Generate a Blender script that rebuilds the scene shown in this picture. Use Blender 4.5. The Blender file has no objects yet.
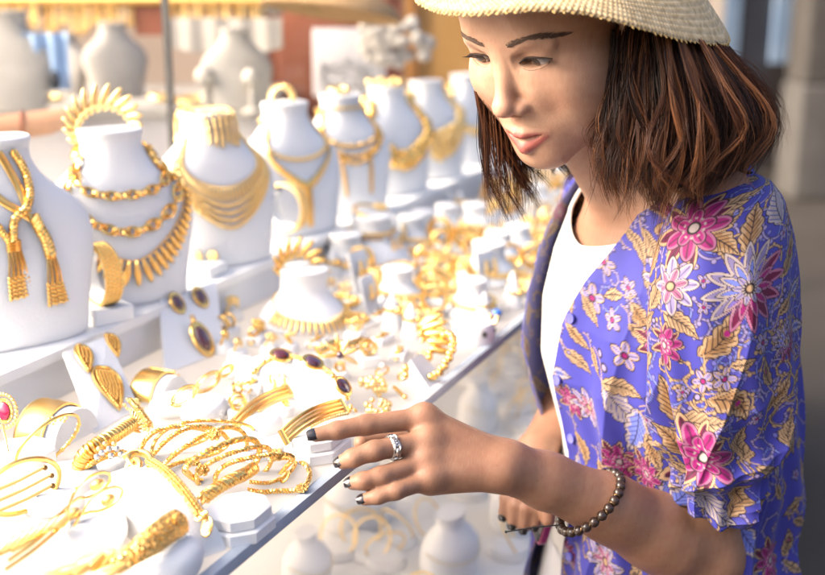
import bpy, bmesh, math, random
import numpy as np
from mathutils import Vector, Matrix, Quaternion
from mathutils.bvhtree import BVHTree

random.seed(7)
rng = np.random.default_rng(7)
R = math.radians
PI = math.pi
scene = bpy.context.scene
col = scene.collection

# ------------------------------------------------------------------ camera
FPX = 1146.0                      # focal length in pixels of an 825 px wide frame (50 mm)
PITCH = math.atan(315.0 / FPX)    # looks down about 15 degrees
CAM_Z = 1.54
cam_data = bpy.data.cameras.new('camera')
cam = bpy.data.objects.new('camera', cam_data)
col.objects.link(cam)
cam.location = (0, 0, CAM_Z)
cam.rotation_euler = (PI / 2 - PITCH, 0, 0)
cam_data.sensor_width = 36.0
cam_data.lens = 36.0 * FPX / 825.0
cam_data.clip_start = 0.05
cam_data.clip_end = 400
cam_data.dof.use_dof = True
cam_data.dof.focus_distance = 1.06
cam_data.dof.aperture_fstop = 3.2
cam_data.dof.aperture_blades = 0
scene.camera = cam

# ------------------------------------------------------------------ light
SUN_EL, SUN_AZ = R(33), R(-104)    # azimuth measured from +Y towards +X
world = bpy.data.worlds.new('World')
scene.world = world
world.use_nodes = True
wn = world.node_tree
bg = wn.nodes['Background']
sky = wn.nodes.new('ShaderNodeTexSky')
sky.sky_type = 'NISHITA'
sky.sun_disc = False
sky.sun_elevation = SUN_EL
sky.sun_rotation = SUN_AZ
sky.air_density = 0.7
sky.dust_density = 9.0
sky.ozone_density = 0.4
wn.links.new(sky.outputs[0], bg.inputs[0])
bg.inputs[1].default_value = 0.15
sun_d = bpy.data.lights.new('sun', 'SUN')
sun_d.energy = 0.5
sun_d.angle = R(26)
sun_d.color = (1.0, 0.97, 0.93)
sun = bpy.data.objects.new('sun', sun_d)
col.objects.link(sun)
sdir = Vector((math.sin(SUN_AZ) * math.cos(SUN_EL), math.cos(SUN_AZ) * math.cos(SUN_EL), math.sin(SUN_EL)))
sun.rotation_euler = sdir.to_track_quat('Z', 'Y').to_euler()

vs = scene.view_settings
vs.view_transform = 'Standard'
vs.look = 'None'
vs.exposure = 1.9
vs.gamma = 1.0
vs.use_curve_mapping = False
scene.render.engine = 'CYCLES'
scene.cycles.use_denoising = True
scene.cycles.max_bounces = 8
scene.cycles.diffuse_bounces = 4
scene.cycles.glossy_bounces = 4
scene.cycles.transmission_bounces = 6
scene.cycles.transparent_max_bounces = 8
scene.cycles.caustics_reflective = False
scene.cycles.caustics_refractive = False
scene.cycles.sample_clamp_indirect = 6

# ------------------------------------------------------------------ measuring the place
CT, ST = math.cos(PITCH), math.sin(PITCH)
def ray(px, py):
    a, b = px - 412.5, 287.5 - py
    return Vector((a, FPX * CT + b * ST, b * CT - FPX * ST))
def at_z(px, py, z):              # the point at height z
    r = ray(px, py)
    return Vector((0, 0, CAM_Z)) + r * ((z - CAM_Z) / r.z)
def at_y(px, py, y):              # the point at distance y in front
    r = ray(px, py)
    return Vector((0, 0, CAM_Z)) + r * (y / r.y)
def to_px(p):
    x, y, z = p[0], p[1], p[2] - CAM_Z
    f = y * CT - z * ST
    u = y * ST + z * CT
    return (412.5 + FPX * x / f, 287.5 - FPX * u / f)

TRAY = 1.085                      # height of the display shelf
_d = ray(944, -28); _d.z = 0
DV = _d.normalized()              # along the counter, away from the camera
NV = Vector((-DV.y, DV.x, 0))     # across the counter, away from the customer
E0 = at_z(343, 470, TRAY)         # a point of the shelf's front edge
CANG = math.atan2(DV.y, DV.x)     # turns local x along the counter, local y to the back
def P(s, w, h=0.0):
    v = E0 + DV * s + NV * w
    return Vector((v.x, v.y, TRAY + h))
def at(px, py, h=0.0):
    return at_z(px, py, TRAY + h)
def sw(p):
    q = Vector(p) - E0
    return q.x * DV.x + q.y * DV.y, q.x * NV.x + q.y * NV.y

# ------------------------------------------------------------------ materials
MATS = {}
def mat(name, color, rough=0.5, metal=0.0, noise=None, bump=None, spec=0.5, sheen=0.0, coat=0.0, trans=0.0, sss=0.0, alpha=None, sub=None, ior=None):
    m = bpy.data.materials.new(name)
    m.use_nodes = True
    nt = m.node_tree
    b = nt.nodes['Principled BSDF']
    b.inputs['Base Color'].default_value = (*color, 1)
    b.inputs['Roughness'].default_value = rough
    b.inputs['Metallic'].default_value = metal
    b.inputs['Specular IOR Level'].default_value = spec
    b.inputs['Sheen Weight'].default_value = sheen
    b.inputs['Coat Weight'].default_value = coat
    b.inputs['Transmission Weight'].default_value = trans
    if ior: b.inputs['IOR'].default_value = ior
    if sss:
        b.inputs['Subsurface Weight'].default_value = sss
        b.inputs['Subsurface Radius'].default_value = sub or (1, .35, .2)
        b.inputs['Subsurface Scale'].default_value = 0.006
    tc = None
    if noise or bump:
        tc = nt.nodes.new('ShaderNodeTexCoord')
    if noise:                      # (scale, other colour, detail)
        n = nt.nodes.new('ShaderNodeTexNoise')
        n.inputs['Scale'].default_value = noise[0]
        n.inputs['Detail'].default_value = noise[2] if len(noise) > 2 else 4
        r = nt.nodes.new('ShaderNodeValToRGB')
        r.color_ramp.elements[0].position = .35
        r.color_ramp.elements[1].position = .65
        r.color_ramp.elements[0].color = (*color, 1)
        r.color_ramp.elements[1].color = (*noise[1], 1)
        nt.links.new(tc.outputs['Object'], n.inputs['Vector'])
        nt.links.new(n.outputs[0], r.inputs[0])
        nt.links.new(r.outputs[0], b.inputs['Base Color'])
    if bump:                       # (kind, scale, strength, distance)
        kind = bump[0]
        if kind == 'noise':
            n = nt.nodes.new('ShaderNodeTexNoise'); n.inputs['Detail'].default_value = 3
        elif kind == 'voronoi':
            n = nt.nodes.new('ShaderNodeTexVoronoi')
        else:
            n = nt.nodes.new('ShaderNodeTexWave')
        n.inputs['Scale'].default_value = bump[1]
        bp = nt.nodes.new('ShaderNodeBump')
        bp.inputs['Strength'].default_value = bump[2]
        bp.inputs['Distance'].default_value = bump[3]
        nt.links.new(tc.outputs['Object'], n.inputs['Vector'])
        nt.links.new(n.outputs[0], bp.inputs['Height'])
        nt.links.new(bp.outputs[0], b.inputs['Normal'])
    MATS[name] = m
    return m

GOLD = mat('gold', (0.93, 0.59, 0.19), .24, 1, bump=('noise', 900, .25, .0006))
GOLD2 = mat('pale gold', (0.95, 0.69, 0.31), .28, 1, bump=('noise', 1400, .5, .0008))
GOLDH = mat('hammered gold', (0.93, 0.58, 0.18), .25, 1, bump=('voronoi', 420, .8, .0025))
GOLDB = mat('brushed gold', (0.93, 0.59, 0.20), .32, 1, bump=('noise', 260, .15, .0006))
GOLDF = mat('filigree gold', (0.92, 0.60, 0.21), .3, 1, bump=('voronoi', 900, 1, .002))
SILVER = mat('silver', (0.62, 0.60, 0.58), .28, 1, bump=('noise', 900, .3, .0006))
WHITE = mat('white leatherette', (0.83, 0.82, 0.805), .55, bump=('noise', 520, .45, .0009))
WHITE2 = mat('white velvet', (0.83, 0.82, 0.805), .8, sheen=.3, noise=(30, (.80, .78, .75)), bump=('noise', 800, .5, .0010))
LIGHT_PASS = None
SHELFM = mat('white shelf board', (0.82, 0.81, 0.80), .3, noise=(9, (.79, .775, .75)))
GREYM = mat('pale grey panel', (0.70, 0.71, 0.73), .45, noise=(12, (.66, .67, .70)))
EDGEM = mat('grey shelf edge', (0.36, 0.41, 0.48), .25, noise=(40, (.41, .46, .53)))
GARNET = mat('garnet stone', (0.085, 0.006, 0.012), .06, coat=1, spec=.8)
RUBY = mat('pink red stone', (0.55, 0.01, 0.07), .08, coat=1, spec=.8)
CLEAR = mat('pale stone', (0.60, 0.50, 0.45), .05, coat=1, spec=.9)
BLACKM = mat('black gap', (0.02, 0.02, 0.02), .5)

# ------------------------------------------------------------------ mesh builder
class MB:
    def __init__(self):
        self.v, self.f, self.M = [], [], Matrix.Identity(4)
    def add(self, vs, fs, M=None):
        o = len(self.v)
        T = self.M if M is None else self.M @ M
        self.v += [T @ Vector(q) for q in vs]
        self.f += [tuple(i + o for i in f) for f in fs]
        return self
    def grid(self, rows, closeu=False, closev=False, M=None, capa=False, capb=False):
        nr, nc = len(rows), len(rows[0])
        vs = [p for r in rows for p in r]
        fs = []
        for i in range(nr if closev else nr - 1):
            i2 = (i + 1) % nr
            for j in range(nc if closeu else nc - 1):
                j2 = (j + 1) % nc
                fs.append((i * nc + j, i * nc + j2, i2 * nc + j2, i2 * nc + j))
        if capa: fs.append(tuple(reversed(range(nc))))
        if capb: fs.append(tuple((nr - 1) * nc + j for j in range(nc)))
        return self.add(vs, fs, M)
    def box(self, c, s, M=None, bev=0.0):
        x, y, z = s[0] / 2, s[1] / 2, s[2] / 2
        if not bev:
            vs = [(c[0] + a * x, c[1] + b * y, c[2] + d * z) for d in (-1, 1) for b in (-1, 1) for a in (-1, 1)]
            fs = [(0, 2, 3, 1), (4, 5, 7, 6), (0, 1, 5, 4), (2, 6, 7, 3), (0, 4, 6, 2), (1, 3, 7, 5)]
            return self.add(vs, fs, M)
        poly = rrect(2 * x, 2 * y, bev * 1.6)
        return self.prism(poly, 2 * z, Matrix.Translation((c[0], c[1], c[2] - z)) if M is None else M @ Matrix.Translation((c[0], c[1], c[2] - z)), bev)
    def prism(self, poly, h, M=None, bev=0.0, top=1.0):
        n = len(poly)
        if bev:
            b = bev
            lv = [(shrink(poly, b), 0), (poly, b), (scale_poly(poly, top), h - b), (shrink(scale_poly(poly, top), b), h)]
        else:
            lv = [(poly, 0), (scale_poly(poly, top), h)]
        rows = [[(p[0], p[1], z) for p in pl] for pl, z in lv]
        return self.grid(rows, closeu=True, M=M, capa=True, capb=True)
    def lathe(self, prof, n=32, M=None, cap=True, sx=1, sy=1):
        rows = [[(r * math.cos(2 * PI * j / n) * sx, r * math.sin(2 * PI * j / n) * sy, z) for j in range(n)] for r, z in prof]
        return self.grid(rows, closeu=True, M=M, capa=cap, capb=cap)
    def ball(self, c, r, nu=12, nv=8, M=None):
        rx, ry, rz = (r, r, r) if not hasattr(r, '__len__') else r
        vs = [(c[0], c[1], c[2] - rz)]
        for i in range(1, nv):
            a = -PI / 2 + PI * i / nv
            for j in range(nu):
                b = 2 * PI * j / nu
                vs.append((c[0] + rx * math.cos(a) * math.cos(b), c[1] + ry * math.cos(a) * math.sin(b), c[2] + rz * math.sin(a)))
        vs.append((c[0], c[1], c[2] + rz))
        fs = []
        for j in range(nu):
            j2 = (j + 1) % nu
            fs.append((0, 1 + j2, 1 + j))
            for i in range(nv - 2):
                a, b2 = 1 + i * nu, 1 + (i + 1) * nu
                fs.append((a + j, a + j2, b2 + j2, b2 + j))
            fs.append((len(vs) - 1, 1 + (nv - 2) * nu + j, 1 + (nv - 2) * nu + j2))
        return self.add(vs, fs, M)
    def tube(self, pts, r, n=8, closed=False, cap=True, flat=1.0, up=None, twist=0.0, M=None):
        """round (or flattened) tube along points; r scalar or list"""
        pts = [Vector(p) for p in pts]
        m = len(pts)
        rs = r if hasattr(r, '__len__') else [r] * m
        tang = []
        for i in range(m):
            if closed: t = pts[(i + 1) % m] - pts[i - 1]
            elif i == 0: t = pts[1] - pts[0]
            elif i == m - 1: t = pts[-1] - pts[-2]
            else: t = pts[i + 1] - pts[i - 1]
            tang.append(t.normalized() if t.length > 1e-12 else Vector((0, 0, 1)))
        nrm = []
        if up is not None:
            for i, t in enumerate(tang):
                u = Vector(up[i]) if hasattr(up[0], '__len__') else Vector(up)
                q = u - t * u.dot(t)
                nrm.append(q.normalized() if q.length > 1e-9 else t.orthogonal().normalized())
        else:
            q = tang[0].orthogonal().normalized()
            for t in tang:
                q = (q - t * q.dot(t))
                q = q.normalized() if q.length > 1e-9 else t.orthogonal().normalized()
                nrm.append(q)
        rows = []
        for i in range(m):
            b = tang[i].cross(nrm[i])
            tw = twist * i / max(1, m - 1)
            rows.append([pts[i] + (nrm[i] * math.cos(2 * PI * j / n + tw) * flat + b * math.sin(2 * PI * j / n + tw)) * rs[i] for j in range(n)])
        return self.grid(rows, closeu=True, closev=closed, M=M, capa=cap and not closed, capb=cap and not closed)
    def torus(self, R0, r, n=24, m=8, M=None, sx=1, sy=1, a0=0, a1=2 * PI, flat=1.0):
        full = abs(a1 - a0 - 2 * PI) < 1e-6
        k = n if full else n + 1
        pts = [(R0 * math.cos(a0 + (a1 - a0) * i / n) * sx, R0 * math.sin(a0 + (a1 - a0) * i / n) * sy, 0) for i in range(k)]
        return self.tube(pts, r, m, closed=full, up=(0, 0, 1), flat=flat, M=M)
    def build(self, name, material, parent=None, smooth=True, angle=42):
        me = bpy.data.meshes.new(name)
        me.from_pydata([tuple(q) for q in self.v], [], self.f)
        me.validate(clean_customdata=False)
        me.update()
        if smooth:
            me.polygons.foreach_set('use_smooth', [True] * len(me.polygons))
            me.set_sharp_from_angle(angle=R(angle))
        ob = bpy.data.objects.new(name, me)
        if material is not None:
            me.materials.append(material)
        col.objects.link(ob)
        if parent is not None:
            ob.parent = parent
        return ob
def np_mesh(name, v, f, material, parent=None, smooth=True):
    me = bpy.data.meshes.new(name)
    v = np.asarray(v, dtype=np.float32); f = np.asarray(f, dtype=np.int32)
    k = f.shape[1]
    me.vertices.add(len(v)); me.vertices.foreach_set('co', v.ravel())
    me.loops.add(f.size); me.loops.foreach_set('vertex_index', f.ravel())
    me.polygons.add(len(f)); me.polygons.foreach_set('loop_start', np.arange(0, f.size, k, dtype=np.int32))
    me.update(calc_edges=True)
    if smooth: me.polygons.foreach_set('use_smooth', np.ones(len(f), dtype=bool))
    ob = bpy.data.objects.new(name, me)
    if material is not None: me.materials.append(material)
    col.objects.link(ob)
    if parent is not None: ob.parent = parent
    return ob
def rrect(w, h, r, n=3):
    out = []
    for cx, cy, a in ((w / 2 - r, h / 2 - r, 0), (-w / 2 + r, h / 2 - r, PI / 2), (-w / 2 + r, -h / 2 + r, PI), (w / 2 - r, -h / 2 + r, 1.5 * PI)):
        for i in range(n + 1):
            t = a + PI / 2 * i / n
            out.append((cx + r * math.cos(t), cy + r * math.sin(t)))
    return out
def octagon(w, h, c):
    return [(w / 2, -h / 2 + c), (w / 2, h / 2 - c), (w / 2 - c, h / 2), (-w / 2 + c, h / 2), (-w / 2, h / 2 - c), (-w / 2, -h / 2 + c), (-w / 2 + c, -h / 2), (w / 2 - c, -h / 2)]
def shrink(poly, d):
    cx = sum(p[0] for p in poly) / len(poly); cy = sum(p[1] for p in poly) / len(poly)
    out = []
    for x, y in poly:
        l = math.hypot(x - cx, y - cy) or 1
        k = max(0, l - d * 1.2) / l
        out.append((cx + (x - cx) * k, cy + (y - cy) * k))
    return out
def scale_poly(poly, k):
    return [(x * k, y * k) for x, y in poly]
def spline(pts, n):
    """Catmull-Rom through points, n samples evenly by length"""
    P_ = [np.array(p, float) for p in pts]
    P_ = [2 * P_[0] - P_[1]] + P_ + [2 * P_[-1] - P_[-2]]
    out = []
    for i in range(1, len(P_) - 2):
        for t in np.linspace(0, 1, 24, endpoint=False):
            a, b, c, d = P_[i - 1:i + 3]
            out.append(.5 * ((2 * b) + (-a + c) * t + (2 * a - 5 * b + 4 * c - d) * t * t + (-a + 3 * b - 3 * c + d) * t ** 3))
    out.append(P_[-2])
    out = np.array(out)
    L = np.r_[0, np.cumsum(np.linalg.norm(np.diff(out, axis=0), axis=1))]
    s = np.linspace(0, L[-1], n)
    return [Vector([np.interp(q, L, out[:, k]) for k in range(3)]) for q in s]

# ------------------------------------------------------------------ things
def tag(o, label=None, cat=None, group=None, kind=None):
    if label: o['label'] = label
    if cat: o['category'] = cat
    if group: o['group'] = group
    if kind: o['kind'] = kind
    return o
def thing(name, label, cat, loc=(0, 0, 0), rot=None, group=None, mtx=None):
    o = bpy.data.objects.new(name, None)
    o.empty_display_size = .02
    col.objects.link(o)
    if mtx is not None: o.matrix_world = mtx
    else:
        o.location = loc
        o.rotation_euler = (0, 0, CANG) if rot is None else rot
    return tag(o, label, cat, group)
def struct(name, mb, m, smooth=False):
    o = mb.build(name, m, None, smooth)
    o['kind'] = 'structure'
    return o
def frame(o, x, z=None):
    """matrix at o with local x along x and local z near z"""
    x = Vector(x).normalized()
    z = Vector(z) if z is not None else Vector((0, 0, 1))
    z = (z - x * z.dot(x)).normalized()
    y = z.cross(x)
    M = Matrix((x, y, z)).transposed().to_4x4()
    M.translation = Vector(o)
    return M
def copy_tree(o, parent=None):
    c = o.copy()
    col.objects.link(c)
    if parent is not None:
        c.parent = parent
    for ch in o.children:
        copy_tree(ch, c)
    return c
def link_along(mb, pts, R0, r, step=None, sx=1.35, n=12, m=5, tilt=PI / 4):
    """chain of interlocking oval links along a path"""
    L = [0]
    for a, b in zip(pts, pts[1:]): L.append(L[-1] + (Vector(b) - Vector(a)).length)
    step = step or R0 * 1.75
    k = max(2, int(L[-1] / step))
    X = np.array([tuple(p) for p in pts])
    for i in range(k):
        s = (i + .5) * L[-1] / k
        p = Vector([np.interp(s, L, X[:, c]) for c in range(3)])
        q = Vector([np.interp(min(L[-1], s + step * .3), L, X[:, c]) for c in range(3)])
        q0 = Vector([np.interp(max(0, s - step * .3), L, X[:, c]) for c in range(3)])
        M = frame(p, q - q0) @ Matrix.Rotation(tilt if i % 2 else -tilt, 4, 'X')
        mb.torus(R0, r, n, m, M, sx=sx, sy=.8)
def rope(mb, pts, R0, r, pitch, strands=2, n=5, per=10, up=None):
    """twisted rope of gold strands along a path"""
    L = [0]
    for a, b in zip(pts, pts[1:]): L.append(L[-1] + (Vector(b) - Vector(a)).length)
    X = np.array([tuple(p) for p in pts])
    k = max(8, int(L[-1] / pitch * per))
    ss = np.linspace(0, L[-1], k)
    C = [Vector([np.interp(s, L, X[:, c]) for c in range(3)]) for s in ss]
    tang = [(C[min(i + 1, k - 1)] - C[max(i - 1, 0)]).normalized() for i in range(k)]
    q = tang[0].orthogonal().normalized(); fr = []
    for t in tang:
        q = (q - t * q.dot(t)).normalized(); fr.append((q, t.cross(q)))
    for j in range(strands):
        pp = []
        for i in range(k):
            a = 2 * PI * (ss[i] / pitch + j / strands)
            pp.append(C[i] + fr[i][0] * math.cos(a) * R0 + fr[i][1] * math.sin(a) * R0)
        mb.tube(pp, r, n)
# ================================================================== the setting
PAVE = mat('paving', (0.028, 0.021, 0.015), .8, noise=(1.3, (.038, .031, .024), 8), bump=('noise', 40, .3, .01))
g = MB(); g.box((0, 40, -.05), (260, 260, .1))
struct('ground', g, PAVE)

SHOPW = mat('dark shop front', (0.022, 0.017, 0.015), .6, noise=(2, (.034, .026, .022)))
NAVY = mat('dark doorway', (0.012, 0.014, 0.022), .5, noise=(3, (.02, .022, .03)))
PALEB = mat('pale blue curtain', (0.20, 0.29, 0.42), .7, noise=(4, (.25, .34, .46)))
CONC = mat('beige concrete', (0.036, 0.031, 0.027), .8, noise=(5, (.048, .043, .038)), bump=('noise', 60, .3, .01))
CONC2 = mat('pale concrete', (0.06, 0.055, 0.05), .8, noise=(5, (.075, .07, .065)))
ORNG = mat('orange cloth', (0.62, 0.22, 0.05), .8, noise=(6, (.7, .3, .1)))
CREAM = mat('cream wall', (0.62, 0.50, 0.38), .7, noise=(4, (.68, .57, .45)))
TANW = mat('tan wood panel', (0.50, 0.27, 0.075), .5, noise=(3, (.60, .35, .12)), bump=('noise', 20, .2, .004))
REDW = mat('red brown wood', (0.20, 0.058, 0.03), .45, noise=(4, (.26, .085, .045)), bump=('noise', 20, .2, .004))
LILAC = mat('lilac grey panel', (0.42, 0.39, 0.40), .6, noise=(5, (.48, .45, .46)))
BLUEC = mat('light blue cloth', (0.30, 0.42, 0.62), .9, noise=(9, (.36, .48, .68)))
TANL = mat('tan forearm stand-in', (0.42, 0.21, 0.12), .5, noise=(8, (.5, .27, .16)))
WOODR = mat('yellow wood rail', (0.62, 0.38, 0.14), .4, noise=(14, (.68, .45, .2)), bump=('noise', 30, .2, .002))

# street behind the woman, right of the photo: a shop front about eight metres off
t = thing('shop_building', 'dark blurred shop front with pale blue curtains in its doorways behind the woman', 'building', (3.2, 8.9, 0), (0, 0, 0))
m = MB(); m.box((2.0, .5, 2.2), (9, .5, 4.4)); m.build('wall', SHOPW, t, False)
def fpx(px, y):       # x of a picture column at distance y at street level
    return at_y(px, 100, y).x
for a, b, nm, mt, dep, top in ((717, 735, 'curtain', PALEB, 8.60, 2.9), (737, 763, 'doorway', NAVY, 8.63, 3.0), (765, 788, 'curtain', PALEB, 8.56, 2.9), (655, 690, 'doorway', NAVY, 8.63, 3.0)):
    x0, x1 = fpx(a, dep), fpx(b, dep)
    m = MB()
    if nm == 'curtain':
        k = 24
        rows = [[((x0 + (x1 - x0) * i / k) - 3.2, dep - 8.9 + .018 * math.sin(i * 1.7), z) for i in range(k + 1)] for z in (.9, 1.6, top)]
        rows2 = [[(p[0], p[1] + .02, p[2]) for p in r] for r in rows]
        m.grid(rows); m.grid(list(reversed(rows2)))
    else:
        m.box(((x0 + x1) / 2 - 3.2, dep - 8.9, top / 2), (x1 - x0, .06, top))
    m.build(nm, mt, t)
t = thing('concrete_column', 'beige concrete column on a paler plinth at the right edge', 'column', (fpx(826, 8.0), 8.1, 0), (0, 0, 0))
m = MB(); m.box((0, 0, 2.6), (.40, .40, 3.6), bev=.02); m.build('shaft', CONC, t)
m = MB(); m.box((0, 0, .40), (.43, .43, .80), bev=.02); m.build('plinth', CONC2, t)
t = thing('shop_awning_post', 'cream post hung with an orange cloth behind the straw hat', 'post', (fpx(702, 5.5), 5.5, 0), (0, 0, 0))
m = MB(); m.box((0.02, 0, 1.6), (.10, .1, 3.2), bev=.008); m.build('post', CREAM, t)
m = MB(); m.grid([[(-.10 + .055 * i / 8 - .0, -.06 + .015 * math.sin(i * 2), z) for i in range(9)] for z in (1.35, 1.8, 2.6)]); m.grid([[(-.045 - .055 * i / 8, -.045 + .015 * math.sin(i * 2), z) for i in range(9)] for z in (1.35, 1.8, 2.6)]); m.build('cloth', ORNG, t)

# ------------------------------------------------------------------ display counter
LEDGE_W, LEDGE_H = .375, .058
t = thing('display_counter', 'long white jewellery display counter with stepped shelves and a grey shelf edge', 'counter', P(.8, .2, -TRAY))
def CB(x0, x1, y0, y1, z0, z1):    # box in counter coordinates relative to that empty (s .8, w .2)
    m = MB(); m.box(((x0 + x1) / 2 - .8, (y0 + y1) / 2 - .2, TRAY + (z0 + z1) / 2), (x1 - x0, y1 - y0, z1 - z0)); return m
S0, S1 = -.62, 2.9
LIGHT_PASS = bpy.data.materials.new('light passing shelf glass'); LIGHT_PASS.use_nodes = True      # translucency added so daylight brightens the lower shelf
_n = LIGHT_PASS.node_tree; _p = _n.nodes['Principled BSDF']; _p.inputs['Base Color'].default_value = (.80, .78, .76, 1); _p.inputs['Roughness'].default_value = .3
_t = _n.nodes.new('ShaderNodeBsdfTranslucent'); _t.inputs[0].default_value = (.92, .90, .87, 1); _m = _n.nodes.new('ShaderNodeMixShader'); _m.inputs[0].default_value = .66
_n.links.new(_p.outputs[0], _m.inputs[1]); _n.links.new(_t.outputs[0], _m.inputs[2]); _n.links.new(_m.outputs[0], _n.nodes['Material Output'].inputs[0])
LIGHT_PASS2 = LIGHT_PASS.copy(); LIGHT_PASS2.name = 'light passing back sheet'; LIGHT_PASS2.node_tree.nodes['Mix Shader'].inputs[0].default_value = .8  # unseen back sheet made translucent to let light onto the lower shelf
m = MB(); m.add([(S0 - .8, .0105 - .2, TRAY), (S1 - .8, .0105 - .2, TRAY), (S1 - .8, LEDGE_W + .01 - .2, TRAY), (S0 - .8, LEDGE_W + .01 - .2, TRAY)], [(0, 1, 2, 3)])
m.build('top_shelf', LIGHT_PASS, t, False)
CB(S0, S1, LEDGE_W + .0101, .6899, -.012, 0).build('shelf_back', SHELFM, t, False)
o = MB(); o.box(((S0 + S1) / 2 - .8, .005 - .2, TRAY - .0035), (S1 - S0, .0105, .011), bev=.002); o.build('shelf_edge', EDGEM, t)
CB(S0, S1, LEDGE_W, .70, .0005, LEDGE_H - .012).build('riser', GREYM, t, False)
CB(S0, S1, LEDGE_W - .008, .70, LEDGE_H - .0115, LEDGE_H).build('ledge', WHITE, t, False)
CB(S0, S1, -.03, .70, -.392, -.372).build('lower_shelf', SHELFM, t, False)
CB(S0, S1, -.062, -.0305, -.41, -.366).build('front_rail', WOODR, t, False)
CB(S0, S1, .701, .703, -.37, -.0125).build('unseen_back_panel', LIGHT_PASS2, t, False)
CB(S0, S1, -.02, .70, -TRAY + .08, -.393).build('cabinet', SHELFM, t, False)
CB(S0, S1, .02, .68, -TRAY, -TRAY + .08).build('plinth', GREYM, t, False)

# glass behind the busts
gm = bpy.data.materials.new('clear glass'); gm.use_nodes = True
nt = gm.node_tree
for n in list(nt.nodes): nt.nodes.remove(n)
out = nt.nodes.new('ShaderNodeOutputMaterial'); mx = nt.nodes.new('ShaderNodeMixShader')
tr = nt.nodes.new('ShaderNodeBsdfTransparent'); gl = nt.nodes.new('ShaderNodeBsdfGlossy'); gl.inputs['Roughness'].default_value = .02
fr = nt.nodes.new('ShaderNodeFresnel'); fr.inputs[0].default_value = 1.18
tr.inputs[0].default_value = (.97, .985, .98, 1)
geo = nt.nodes.new('ShaderNodeNewGeometry'); inv = nt.nodes.new('ShaderNodeMath'); inv.operation = 'SUBTRACT'; inv.inputs[0].default_value = 1
mu = nt.nodes.new('ShaderNodeMath'); mu.operation = 'MULTIPLY'
nt.links.new(geo.outputs['Backfacing'], inv.inputs[1]); nt.links.new(inv.outputs[0], mu.inputs[0]); nt.links.new(fr.outputs[0], mu.inputs[1]); nt.links.new(mu.outputs[0], mx.inputs[0]); nt.links.new(tr.outputs[0], mx.inputs[1]); nt.links.new(gl.outputs[0], mx.inputs[2]); nt.links.new(mx.outputs[0], out.inputs[0])
GLASS = gm
JOINTM = mat('dark glass joint', (.055, .05, .05), .4)
t = thing('glass_screen', 'upright glass screen with a thin dark joint behind the necklace busts', 'glass screen', P(.6, .66, LEDGE_H))
sj = None
for i in range(400):
    s_ = -.3 + i * .005
    if to_px(P(s_, .66, .35))[0] >= 166: sj = s_; break
for a, b in ((-.6, sj - .004), (sj + .004, 1.6)):
    m = MB(); m.box(((a + b) / 2 - .6, 0, .36), (b - a, .006, .72)); m.build('pane', GLASS, t, False)
m = MB(); m.box((sj - .6, 0, .36), (.006, .012, .72)); m.build('joint', JOINTM, t, False)

# ------------------------------------------------------------------ second display behind the glass (blurred)
def bust_profile():
    # z, half width, half depth, forward offset (towards -y)
    return [(0, .070, .030, -.030), (.004, .074, .033, -.031), (.03, .078, .035, -.028), (.06, .084, .036, -.024), (.085, .091, .037, -.019), (.105, .0945, .037, -.014),
            (.122, .0925, .039, -.009), (.136, .085, .040, -.005), (.148, .074, .040, -.002), (.158, .061, .039, 0), (.168, .050, .037, .001), (.178, .0425, .036, .002),
            (.190, .0375, .035, .003), (.202, .0375, .0355, .004), (.207, .0395, .0375, .004), (.211, .0395, .0375, .004), (.2125, .038, .036, .004)]
BP = np.array(bust_profile())
def bust_pt(th, z, off=0.0, k=1.0):
    """surface point: th from the front (-y) towards +x, z height, all for scale 1 then times k"""
    hw, hd, oy = (np.interp(z, BP[:, 0], BP[:, i]) for i in (1, 2, 3))
    c, s = math.cos(th), math.sin(th)
    ex = .80
    x = hw * math.copysign(abs(s) ** ex, s)
    y = -hd * math.copysign(abs(c) ** ex, c)
    if c < 0: y *= .55
    n = math.hypot(x / (hw * hw), y / (hd * hd)) or 1
    return Vector((x + off * x / (hw * hw) / n, y + oy + off * y / (hd * hd) / n, z)) * k
def bust_mesh(k=1.0, dz=1.0, sx=1.0):
    m = MB()
    zs = list(np.linspace(0, .2, 41)) + [.204, .207, .209, .211, .2125]
    n = 56
    rows = [[bust_pt(2 * PI * j / n, z, 0, k) for j in range(n)] for z in zs]
    rows = [[Vector((p.x * sx, p.y, p.z * dz)) for p in r] for r in rows]
    top = rows[-1]
    c = sum((p for p in top), Vector()) / n
    for q in (.94, .6, .05):
        rows.append([c + (p - c) * q + Vector((0, 0, -.0012 * k if q < .9 else 0)) for p in top])
    m.grid(rows, closeu=True, capa=True, capb=True)
    return m
# ================================================================== second display behind the glass, all out of focus
def bk(px, py, y): return at_y(px, py, y)
WB = mat('warm white cloth', (.40, .365, .33), .8, noise=(10, (.35, .32, .29)))
bm_ = bk(120, 130, 2.45)
bx_ = bk(270, 100, 2.62).x
t = thing('back_counter', 'blurred lilac grey counter behind the glass with white jewellery stands', 'counter', (bx_ - .60, 2.62, 0), (0, 0, 0))
m = MB(); m.box((0, 0, 1.255 / 2), (1.2, .5, 1.255)); m.build('cabinet', LILAC, t, False)
m = MB(); m.box((0, 0, 1.264), (1.22, .54, .016)); m.build('counter_top', WB, t, False)
t = thing('back_wall', 'pale lilac grey shop wall behind the blurred second display', 'wall', (-1.97, 3.3, 0), (0, 0, 0))
m = MB(); m.box((0, 0, 1.4), (3.0, .12, 2.8)); m.build('panel', mat('pale shop wall', (.33, .255, .20), .6, noise=(3, (.42, .34, .28))), t, False)
GBK = 'blurred white busts of the second display'
first = None
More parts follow.
